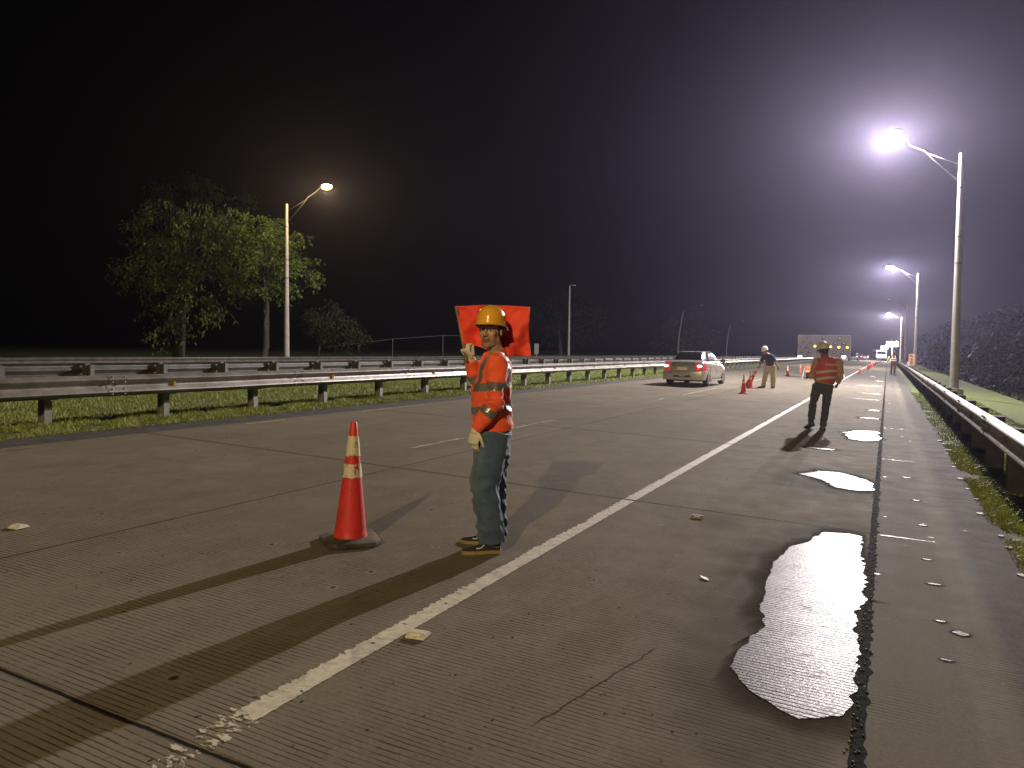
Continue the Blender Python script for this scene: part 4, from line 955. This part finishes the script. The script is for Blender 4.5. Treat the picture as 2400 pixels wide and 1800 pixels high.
NS = dict(vox=.008, hs=.92, skin=skin('brown_skin', (.30, .17, .11)), eye=M_eye, helmet=plain('clean_white_helmet_shell', (.80, .78, .74), .3, nz=.04), trousers=fabric('khaki_trousers', (.42, .36, .25), .85), legr=[.118, .108, .094, .092, .086],
    shoe=plain('black_leather_shoe', (.02, .018, .017), .5), sole=M_black, ss=1.08, shirt=fabric('navy_polo_shirt', (.018, .024, .058), .8), sleeve=.5)
navy = person((-3.93, 29.5, gz(-3.93)+.006), R(8), 'man in a navy shirt, khaki trousers and white hard hat bending to a tilted cone', NM, NS)
held.location = (-4.74, 29.45, gz(-4.7)+.03); held.rotation_euler = (R(2), R(27), R(8))
# --- the far worker by the right guardrail
WM = dict(fwd=(0, 1, 0),
    spine=[((.0, 0, .90), .165, .125), ((0, 0, 1.02), .17, .13), ((0, 0, 1.15), .19, .13), ((0, 0, 1.28), .18, .115), ((0, 0, 1.36), .13, .09)],
    neck=[(0, 0, 1.37), (0, .01, 1.43), (0, .02, 1.48)], head=(0, .02, 1.53), yaw=0, pitch=R(-8),
    arms=[((-.19, 0, 1.32), (-.31, -.02, 1.08), (-.30, .16, .98)), ((.19, 0, 1.32), (.27, -.03, 1.06), (.27, .10, .86))],
    hands=[((0, 1, -.2), (1, 0, 0), .5, -1), ((0, .6, -1), (-1, 0, 0), .5, -1)],
    legs=[((-.09, 0, .86), (-.11, -.03, .47), (-.13, -.10, .12)), ((.09, 0, .86), (.10, .06, .47), (.08, .03, .10))],
    feet=[((-.13, -.09, .03), 0, R(-14)), ((.08, .05, 0), R(-4), 0)])
WS = dict(vox=.011, hs=.92, skin=M_skd, face=False, helmet=plain('red_helmet_shell', (.25, .03, .03), .4), trousers=fabric('brown_work_trousers', (.05, .03, .025), .9), shoe=M_black, sole=M_black, ss=1.1,
    shirt=fabric('dark_work_shirt', (.03, .03, .04), .9), tape=False)
walker = person((.42, 62.5, gz(.42)+.006), R(2), 'distant worker walking away along the right guardrail in a vest with white stripes', WM, WS)
c = MB(); sp = [(V3(p), a, b) for p, a, b in WM['spine']]; c.tube([p for p, _, _ in sp], [(a+.02, b+.02) for _, a, b in sp], 20, ref=V3((0, 1, 0)))
for s_ in (-1, 1): c.tube([V3((0, 0, 1.34)), V3((s_*.15, 0, 1.34))], [.06, .06], 12, rnd=True)
vm = solid(c, .012, 3)
m0, m1 = split(vm, lambda p, n: 1 if (1.0 < p.z < 1.06 or 1.13 < p.z < 1.18 or (p.z > 1.13 and .07 < abs(p.x) < .13)) else 0, ['safety_vest', 'reflective_tape'])
vo2 = link('safety_vest', m0, fabric('dark_red_vest', (.25, .03, .03), .8), walker, True); link('reflective_tape', m1, plain('white_reflective_tape', (.8, .8, .78), .4), vo2, True)
# ------------------------------------------------------------------ cars
def car(label, loc, rz, paint, lit=True, group='cars on the highway', detail=True):
    """4.3 m sedan; local y forward from the rear bumper (0) to the nose, x right"""
    root = empty('car', loc, rz, label=label, cat='car', group=group)
    L = 4.25
    # lower body: stations (y, half width, bottom z, sill z, waist z, shoulder half width)
    st = [(0.0, .66, .40, .52, .66, .60), (.03, .74, .30, .50, .86, .70), (.10, .795, .24, .48, .955, .735), (.25, .82, .22, .45, 1.0, .74), (.55, .835, .20, .42, 1.015, .735), (1.0, .84, .19, .40, .985, .74), (1.7, .845, .18, .40, .945, .745), (2.5, .845, .18, .40, .925, .745), (3.1, .84, .19, .40, .90, .735), (3.5, .83, .20, .42, .845, .70), (3.9, .79, .22, .45, .76, .65), (4.12, .70, .26, .48, .68, .58), (4.24, .55, .36, .50, .60, .48)]
    rs = []
    for y, w, zb, zs, zw, sw in st:
        crown = .03 if y < 3.2 else .05
        half = [(0, zb), (w*.8, zb), (w*.955, zb+.05), (w*.985, zs), (w, (zs+zw)/2), (w*.985, zw-.10), (sw+(w-sw)*.55, zw-.03), (sw, zw), (sw*.6, zw+crown*.7), (0, zw+crown)]
        rs.append([Vector((x, y, z)) for x, z in half]+[Vector((-x, y, z)) for x, z in half[1:-1][::-1]])
    mb = MB(); mb.rings(rs)
    # greenhouse as stacked superellipse rings
    def gp(t, a, off=0.):
        s = t**.9; la = 1.44+(.62-1.44)*s; yb = 1.98-.08*s; lb = .735-.235*t**.75; n = 4.2
        c, sn = math.cos(a), math.sin(a); x = math.copysign(abs(c)**(2/n), c)*(lb+off); y = math.copysign(abs(sn)**(2/n), sn)*(la+off)
        z = .95+.425*math.sin(t*math.pi/2*.98)**.9
        return Vector((x, yb+y, z))
    NA = 64; rs = [[gp(t, 2*math.pi*j/NA) for j in range(NA)] for t in (0, .15, .3, .45, .6, .75, .86, .94, 1.0)]
    top = rs[-1]; cen = Vector((0, 1.9, 1.392)); rs.append([cen+(p-cen)*.6+Vector((0, 0, .0)) for p in top]); 
    mb2 = MB(); mb2.rings(rs)
    mb.add(mb2.v, mb2.f)
    me = mb.mesh('body'); o = link('body', me, paint, root, True)
    # wheel wells cut out
    cut = MB()
    for y in (.86, 3.38):
        for s in (-1, 1): cut.prism([(y+.345*math.cos(a), .30+.345*math.sin(a)) for a in [2*math.pi*j/28 for j in range(28)]], 'x', .34, (s*.76, 0, 0))
    cm = cut.mesh('cut'); co = bpy.data.objects.new('cut', cm); col.objects.link(co)
    s_ = o.modifiers.new('s', 'SUBSURF'); s_.levels = s_.render_levels = 1
    bo = o.modifiers.new('b', 'BOOLEAN'); bo.operation = 'DIFFERENCE'; bo.solver = 'EXACT'; bo.use_self = True; bo.object = co
    dg = bpy.context.evaluated_depsgraph_get(); nm = bpy.data.meshes.new_from_object(o.evaluated_get(dg)); o.modifiers.clear(); o.data = nm; nm.name = 'body'; nm.materials.clear(); nm.materials.append(paint)
    bpy.data.objects.remove(co)
    bm = bmesh.new(); bm.from_mesh(nm)
    for f in bm.faces: f.smooth = True
    for e in bm.edges: e.smooth = not (len(e.link_faces) == 2 and e.calc_face_angle() > R(40))
    bm.to_mesh(nm); bm.free()
    # windows: panes on the greenhouse surface
    def pane(a0, a1, t0, t1, name='window', na=14, nt=8):
        V = []; F = []
        for i in range(nt+1):
            for j in range(na+1): V.append(tuple(gp(t0+(t1-t0)*i/nt, a0+(a1-a0)*j/na, .012)))
        for i in range(nt):
            for j in range(na): k = i*(na+1)+j; F.append((k, k+1, k+na+2, k+na+1))
        return sheet(name, V, F, M_glassd, True, parent=root)
    pane(R(-90-38), R(-90+38), .10, .80, 'rear_window', 30); pane(R(90-45), R(90+45), .12, .82, 'windscreen', 30)
    for s in (0, 180):
        for a0, a1 in ((-24, -3), (-1.5, 26)):
            A = (R(a0), R(a1)) if s == 0 else (R(180-a0), R(180-a1)); pane(A[0], A[1], .12, .80, 'side_window', 16)
    # wheels
    wm = MB(); wm.lathe([(.19, -.09), (.27, -.098), (.298, -.08), (.303, -.04), (.303, .04), (.298, .08), (.27, .098), (.19, .09)], n=32, M=Matrix.Rotation(R(90), 3, 'Y'), cap=True); tyre = wm.mesh('tyre'); tyre.materials.append(M_black)
    rm = MB(); rm.lathe([(.20, -.09), (.19, -.095), (.165, -.07), (.0, -.05)], n=32, M=Matrix.Rotation(R(-90), 3, 'Y'), cap=False)
    for k in range(7):
        a = 2*math.pi*k/7; rm.box((.088, .1*math.cos(a), .1*math.sin(a)), (.014, .17, .035), M=Matrix.Rotation(a, 3, 'X'))
    rim = rm.mesh('rim'); rim.materials.append(M_rim)
    for y in (.86, 3.38):
        for s in (1, -1):
            t = link('tyre', tyre, None, None, True); wh = t; wh.name = 'wheel'; wh.parent = root; wh.location = (s*.735, y, .303)
            if s < 0: wh.rotation_euler = (0, 0, math.pi)
            link('rim', rim, None, wh)
    # tail lamps with bright centres, bumper, plate, boot lid, mirrors, handles
    def surf_lamp(s):
        V = []; F = []; ny, nz_ = 10, 8
        for i in range(ny+1):
            for j in range(nz_+1):
                u = i/ny; z = .62+(.93-.62)*j/nz_
                # from the boot edge round the corner on to the flank
                if u < .6: x = .50+(.74-.50)*(u/.6); y = -.012+.10*(u/.6)**3
                else: x = .745+.085*((u-.6)/.4)**.6; y = .088+.26*((u-.6)/.4)
                y += .05*(j/nz_)**2+.012; x -= .03*(j/nz_)**2
                V.append((s*(x+.012), y-.016, z))
        for i in range(ny):
            for j in range(nz_): k = i*(nz_+1)+j; F.append((k, k+1, k+nz_+2, k+nz_+1))
        o = sheet('tail_light', V, F, M_tail if lit else M_tailoff, True, parent=root); sd = o.modifiers.new('t', 'SOLIDIFY'); sd.thickness = .02; sd.offset = 0
        if lit: MB().ell((s*.66, .0, .80), (.10, .035, .045)).obj('bulb', M_tailhot, o, True)
    for s in (-1, 1):
        surf_lamp(s)
        m = MB(); m.ell((s*.93, 2.83, 1.0), (.10, .05, .075)); m.tube([(s*.80, 2.80, .95), (s*.90, 2.82, .97)], .02, 8); m.obj('mirror', M_mirror, root, True)
        for y in (1.55, 2.55): h = MB(); h.box((s*.852, y, .80), (.02, .17, .028)); h.obj('door_handle', M_chrome, root, bev=.006)
        q = MB(); q.box((s*.842, 2.1, .22), (.03, 1.9, .09)); q.obj('sill', paint, root, bev=.01)
        for y in (1.03, 2.02, 2.95):
            q = MB(); q.box((s*.8475, y, .66), (.004, .008, .44)); q.obj('door_gap', M_black, root)
        hl = MB(); hl.ell((s*.60, 4.10, .64), (.16, .12, .08)); hl.obj('headlight', M_chrome, root, True)
    b = MB(); rs = []
    for y, w in ((.10, .80), (.0, .78), (-.06, .70), (-.085, .5)):
        pass
    pts = [(-.835, .34), (-.82, .12), (-.74, -.02), (-.5, -.07), (0, -.085), (.5, -.07), (.74, -.02), (.82, .12), (.835, .34)]
    rs = []
    for x, y in pts: rs.append([Vector((x, y, .26)), Vector((x*1.006, y-.012, .34)), Vector((x*1.01, y-.02, .48)), Vector((x*1.004, y-.008, .585)), Vector((x*.97, y+.09 if abs(x) < .8 else y, .60)), Vector((x*.95, y+.1 if abs(x) < .8 else y, .30))])
    b.rings(rs); b.obj('bumper', paint, root, 'auto')
    MB().box((0, -.075, .70), (.40, .012, .12)).obj('number_plate', plain('pale_number_plate', (.6, .58, .5), .5), root, bev=.003)
    q = MB(); q.box((0, -.083, .40), (.7, .03, .10)); q.obj('bumper_recess', M_mirror, root, bev=.01)
    q = MB(); q.box((0, .0, .80), (.98, .02, .008)); q.obj('boot_gap', M_black, root)
    q = MB(); q.box((0, .012, .83), (.16, .02, .018)); q.obj('badge', M_chrome, root, bev=.004)
    MB().box((0, 2.1, .24), (1.3, 3.6, .10)).obj('underbody', M_black, root)
    return root
M_glassd = plain('dark_tinted_glass', (.012, .011, .012), .12, nz=.2); M_rim = plain('alloy_rim', (.45, .44, .43), .35, .8); M_chrome = plain('chrome_trim', (.75, .74, .72), .18, .9); M_mirror = plain('dark_plastic', (.05, .048, .048), .5)
M_tail = Mat('lit_red_lamp').set(col=(.5, .01, .02), emi=(1, .03, .06), es=.35, rough=.25); M_tailoff = plain('red_lamp', (.4, .01, .01), .3)
M_tailhot = emit('hot_tail_bulb', (1, .6, .55), 7)
M_silver = plain('silver_car_paint', (.42, .40, .36), .32, .5, nz=.06, sc=3, coat=.4, dirt=((.25, .22, .19), .35))
M_dpaint = plain('dark_car_paint', (.06, .06, .07), .3, .4, nz=.06)
sc_ = car('silver four-door car with lit tail lights driving away in the left lane', (-6.50, 26.5, gz(-6.6)+.01), R(-1.5), M_silver); sc_.scale = (.91, .91, .91)
car('dark distant car with red tail lights in the far left lane', (-5.6, 150, gz(-5.6)+.01), 0, M_dpaint)
car('second dark distant car with red tail lights, farther and right of the other', (-4.4, 178, gz(-4.4)+.01), 0, M_dpaint)

# ------------------------------------------------------------------ arrow board trailer
ab = empty('arrow_board_trailer', (-3.45, 42.5, gz(-3.45)+.006), R(6), label='grey arrow board on a wheeled trailer with a row of lit yellow lamps', cat='arrow board')
M_panel = plain('grey_board_paint', (.022, .019, .021), .7, nz=.12, sc=2); M_orange = plain('orange_trailer_paint', (.85, .13, .03), .45, nz=.1); M_hood = plain('black_lamp_hood', (.012, .012, .013), .6)
M_lampoff = plain('grey_lamp_glass', (.55, .53, .50), .25); M_lampon = emit('lit_yellow_lamp', (1., .72, .05), 5)
BW, BH, BZ = 2.55, 1.18, 1.72
bp = MB(); bp.box((.45, 0, BZ), (BW, .07, BH)); bp.obj('board', M_panel, ab, bev=.008)
fr = MB()
for z in (BZ-BH/2, BZ+BH/2): fr.box((.45, 0, z), (BW+.05, .09, .03))
for x in (.45-BW/2, .45+BW/2): fr.box((x, 0, BZ), (.03, .088, BH-.03))
fr.obj('board_frame', M_galvd, ab)
lamps = [(305, 255, 0), (240, 318, 0), (180, 388, 0), (228, 460, 0), (275, 525, 0), (345, 322, 0), (285, 392, 0), (330, 465, 0), (522, 250, 0), (400, 388, 1), (511, 392, 1), (622, 396, 1), (735, 400, 1), (850, 404, 1), (745, 262, 0), (685, 328, 0), (798, 333, 0), (668, 468, 0), (783, 475, 0), (722, 534, 0), (511, 532, 0)]
hm = MB(); hm.lathe([(.062, -.10), (.066, -.10), (.066, 0), (.062, 0)], n=16, M=Matrix.Rotation(R(-90), 3, 'X'), cap=False); hm = MB()
for j in range(14):
    a0, a1 = math.pi*(-.15+1.3*j/14), math.pi*(-.15+1.3*(j+1)/14)
    q = [Vector((.068*math.cos(a), y, .068*math.sin(a))) for a in (a0, a1) for y in (0, -.13 if .2 < j/14 < .8 else -.08)]
    hm.add(q, [(0, 1, 3, 2)])
hood = hm.mesh('hood'); hood.materials.append(M_hood)
ring = MB(); ring.lathe([(.085, 0), (.085, .02), (.0, .02)], n=18, M=Matrix.Rotation(R(90), 3, 'X')); ring = ring.mesh('ring'); ring.materials.append(M_hood)
gl = MB(); gl.ell((0, 0, 0), (.056, .03, .056), n=14); glo = gl.mesh('glass'); glo.materials.append(M_lampoff); gl2 = gl.mesh('glass'); gl2.materials.append(M_lampon)
for x, y, on in lamps:
    px = .45+((x-165)/725-.5)*BW*.985; pz = BZ+BH/2-((y-222)/335)*BH
    r_ = link('lamp', ring, None, ab); r_.location = (px, -.036, pz)
    g_ = link('glass', gl2 if on else glo, None, r_, True); g_.location = (0, -.03, 0); h_ = link('hood', hood, None, r_, True); h_.location = (0, -.015, 0)
ps = MB()
for x in (0, .9): ps.box((x, .03, .80), (.07, .07, 1.3))
ps.obj('mast', M_galvd, ab)
ch = MB(); ch.box((.45, .1, .48), (1.7, .10, .10)); ch.box((.45, -.5, .48), (.10, 1.2, .10)); ch.box((.45, .75, .48), (.10, 1.2, .10)); ch.obj('chassis', M_orange, ab, bev=.01)
bx = MB(); bx.box((.45, .1, .68), (.9, .6, .32)); bx.obj('battery_box', M_orange, ab, bev=.02)
for s, x in ((0, -.42), (1, 1.32)):
    wb = MB(); wb.lathe([(.0, -.085), (.17, -.085), (.29, -.085), (.31, -.06), (.31, .06), (.29, .085), (.17, .085), (.0, .085)], n=28, M=Matrix.Rotation(R(90), 3, 'Y'), cap=False); wo = wb.obj('wheel', M_black, ab, 'auto'); wo.location = (x+.12 if s == 0 else x-.12, .1, .31)
    fd = MB(); rs = []
    for j in range(9):
        a = math.pi*j/8; rs.append([Vector((dx, .1+r*math.cos(a)*1.05, .34+r*math.sin(a)*.88)) for dx, r in ((-.12, .36), (.12, .36), (.12, .345), (-.12, .345))])
    fd.rings(rs); fo_ = fd.obj('mudguard', M_orange, ab, 'auto'); fo_.location = (x+.12 if s == 0 else x-.12, 0, 0)
    f2 = MB(); f2.box((x+.12 if s == 0 else x-.12, -.27, .53), (.26, .03, .07)); f2.obj('mudguard_lip', M_orange, ab)
jk = MB()
for x in (-.48, 1.38): jk.tube([(x, -.25, .55), (x-.09*(1 if x < 0 else -1), -.38, .02)], .022, 8); jk.box((x-.09*(1 if x < 0 else -1), -.38, .012), (.14, .14, .02))
jk.obj('jack', plain('pale_jack', (.55, .52, .48), .5, .3), ab)
pl_ = MB(); pl_.box((-.72, -.05, 1.17), (.24, .02, .09)); pl_.obj('plate', plain('white_board_plate', (.8, .78, .74), .5), ab, bev=.004)
p2 = MB(); p2.prism([(-.11, .08), (.11, .08), (.12, 0), (.06, -.09), (-.06, -.09), (-.12, 0)], 'y', .02, (1.42, -.05, 1.17)); p2.obj('shield_plate', plain('white_shield', (.8, .79, .76), .5), ab)

# ------------------------------------------------------------------ right verge sign and barrier, far work site
sg = empty('warning_sign', (2.1, 81.5, gz(2.1)), label='pale orange vertical sign with black marks at the second lamp post', cat='road sign')
MB().box((0, 0, 1.14), (.54, .03, 1.10)).obj('panel', plain('pale_orange_panel', (.85, .42, .25), .5, nz=.1), sg, bev=.01)
MB().tube([(0, .04, -.1), (0, .04, 1.2)], .03, 8, ref=Vector((0, 1, 0))).obj('post', M_post, sg)
gly = MB()
for poly in ([(-.16, .44), (.02, .44), (-.04, .38), (.12, .24), (.06, .18), (-.10, .32), (-.16, .26)], [(-.10, .10), (.0, .10), (.10, .02), (.04, -.03), (.10, -.10), (.0, -.12), (-.10, -.03), (-.02, .02)], [(-.11, -.18), (.10, -.18), (.10, -.25), (-.04, -.25), (-.04, -.29), (.09, -.29), (.09, -.36), (-.11, -.36)], [(-.10, -.40), (.10, -.40), (.10, -.46), (-.10, -.46)]):
    gly.prism(poly, 'y', .006, (0, -.021, 1.14))
gly.obj('symbol', M_hood, sg)
br = empty('barrier', (2.05, 93, gz(2.05)), label='low white barrier blocks behind the guardrail, left of the orange sign', cat='barrier')
for k in range(4):
    q = MB(); q.prism([(-.22, 0), (-.2, .12), (-.08, .3), (-.07, .78), (.07, .78), (.08, .3), (.2, .12), (.22, 0)], 'y', 1.4, (0, -2.2+k*1.45, 0)); q.obj('block', plain('white_barrier_plastic', (.7, .69, .66), .5, nz=.1), br, bev=.01)
# light tower
lt = empty('light_tower', (.75, 165, gz(.75)), label='blazing white work-light tower at the far end of the right shoulder', cat='light tower')
MB().tube([(0, 0, .5), (0, 0, 3.6)], .06, 10, ref=Vector((0, 1, 0))).obj('mast', M_galvd, lt)
tb = MB(); tb.box((0, .6, .65), (1.2, 1.8, .8)); tb.obj('generator_box', plain('yellow_generator', (.6, .42, .05), .5), lt, bev=.05)
for s in (-1, 1):
    q = MB(); q.lathe([(0, -.08), (.28, -.08), (.3, 0), (.28, .08), (0, .08)], n=20, M=Matrix.Rotation(R(90), 3, 'Y'), cap=False); q.obj('wheel', M_black, lt).location = (s*.7, .6, .3)
hb = MB(); hb.box((0, 0, 3.6), (1.9, .07, .07)); hb.obj('crossbar', M_galvd, lt)
M_flood = emit('lit_flood_lens', (1, .97, 1), 160)
for x in (-.75, -.25, .25, .75):
    for z in (3.25, 3.85):
        q = MB(); q.box((x, -.02, z), (.44, .16, .34)); fo_ = q.obj('floodlight', M_head, lt, bev=.01)
        g = MB(); g.box((x, -.108, z), (.40, .012, .30)); g.obj('lens', M_flood, fo_)
sb = empty('message_sign', (-.55, 158, gz(-.5)), label='bright lit message panel on a post just left of the work-light tower', cat='road sign')
MB().tube([(0, 0, 0), (0, 0, 2.5)], .05, 8, ref=Vector((0, 1, 0))).obj('post', M_galvd, sb); MB().box((0, 0, 2.75), (1.4, .12, .75)).obj('cabinet', M_head, sb, bev=.01); MB().box((0, -.066, 2.75), (1.3, .01, .65)).obj('screen', emit('lit_screen', (.9, .92, 1), 3.0), sb)
tk = empty('work_truck', (-1.15, 176, gz(-1.15)), label='pale work truck with lit front lamps at the far end of the shoulder', cat='truck')
tb = MB(); tb.box((0, .3, 1.05), (2.0, 1.2, .8)); tb.prism([(-.25, 1.45), (.0, 2.1), (.9, 2.1), (.9, 1.45)], 'x', 1.85); tb.obj('cab', plain('white_truck_paint', (.6, .6, .6), .35, .1), tk, bev=.06)
MB().box((0, 2.8, 1.5), (2.1, 3.6, 1.7)).obj('load_box', plain('grey_truck_box', (.35, .35, .36), .6), tk, bev=.04); MB().box((0, -.16, 1.75), (1.6, .02, .5), M=Matrix.Rotation(R(-20), 3, 'X')).obj('windscreen', M_glassd, tk)
for s in (-1, 1):
    q = MB(); q.ell((s*.75, -.31, .95), (.16, .05, .11)); q.obj('headlight', emit('lit_headlight', (1, .96, .92), 22), tk, True)
    for y in (.2, 3.6): q = MB(); q.lathe([(0, -.13), (.42, -.13), (.46, -.08), (.46, .08), (.42, .13), (0, .13)], n=20, M=Matrix.Rotation(R(90), 3, 'Y'), cap=False); q.obj('wheel', M_black, tk).location = (s*.9, y, .46)
q = MB(); q.box((0, -.29, .62), (2.02, .12, .22)); q.obj('bumper', M_mirror, tk)
gs = empty('overhead_sign', (-3.2, 300, 0), label='small pale green road sign hanging far down the road', cat='road sign')
MB().box((0, 0, 2.9), (3.6, .1, 1.0)).obj('panel', plain('green_sign_panel', (.10, .25, .2), .5), gs, bev=.02)
q = MB(); 
for x in (-1.5, 1.5): q.box((x, .1, 1.3), (.12, .12, 2.9))
q.obj('post', M_galvd, gs)
# work light spill at the far site
for loc, e, c_ in (((.75, 164.2, 3.55), PF, (1, .95, 1)),):
    ld = bpy.data.lights.new('flood_light', 'AREA'); ld.energy = e; ld.color = c_; ld.shape = 'RECTANGLE'; ld.size = 2; ld.size_y = .8; lo = bpy.data.objects.new('flood_light', ld); lo.location = loc; lo.rotation_euler = (R(78), 0, 0); col.objects.link(lo)
# ------------------------------------------------------------------ haze: humid night air
hz = MB(); hz.box((30, 190, 9.5), (330, 520, 27)); Mh = bpy.data.materials.new('haze'); Mh.use_nodes = True; t = Mh.node_tree
for n in list(t.nodes):
    if n.type == 'BSDF_PRINCIPLED': t.nodes.remove(n)
pv = t.nodes.new('ShaderNodeVolumePrincipled'); pv.inputs['Color'].default_value = (.72, .67, 1, 1); pv.inputs['Density'].default_value = DENS; pv.inputs['Anisotropy'].default_value = .75
t.links.new(pv.outputs[0], t.nodes['Material Output'].inputs['Volume'])
if DENS: hz.obj('haze', Mh, kind='stuff', label='thin humid night air over the highway', cat='haze')
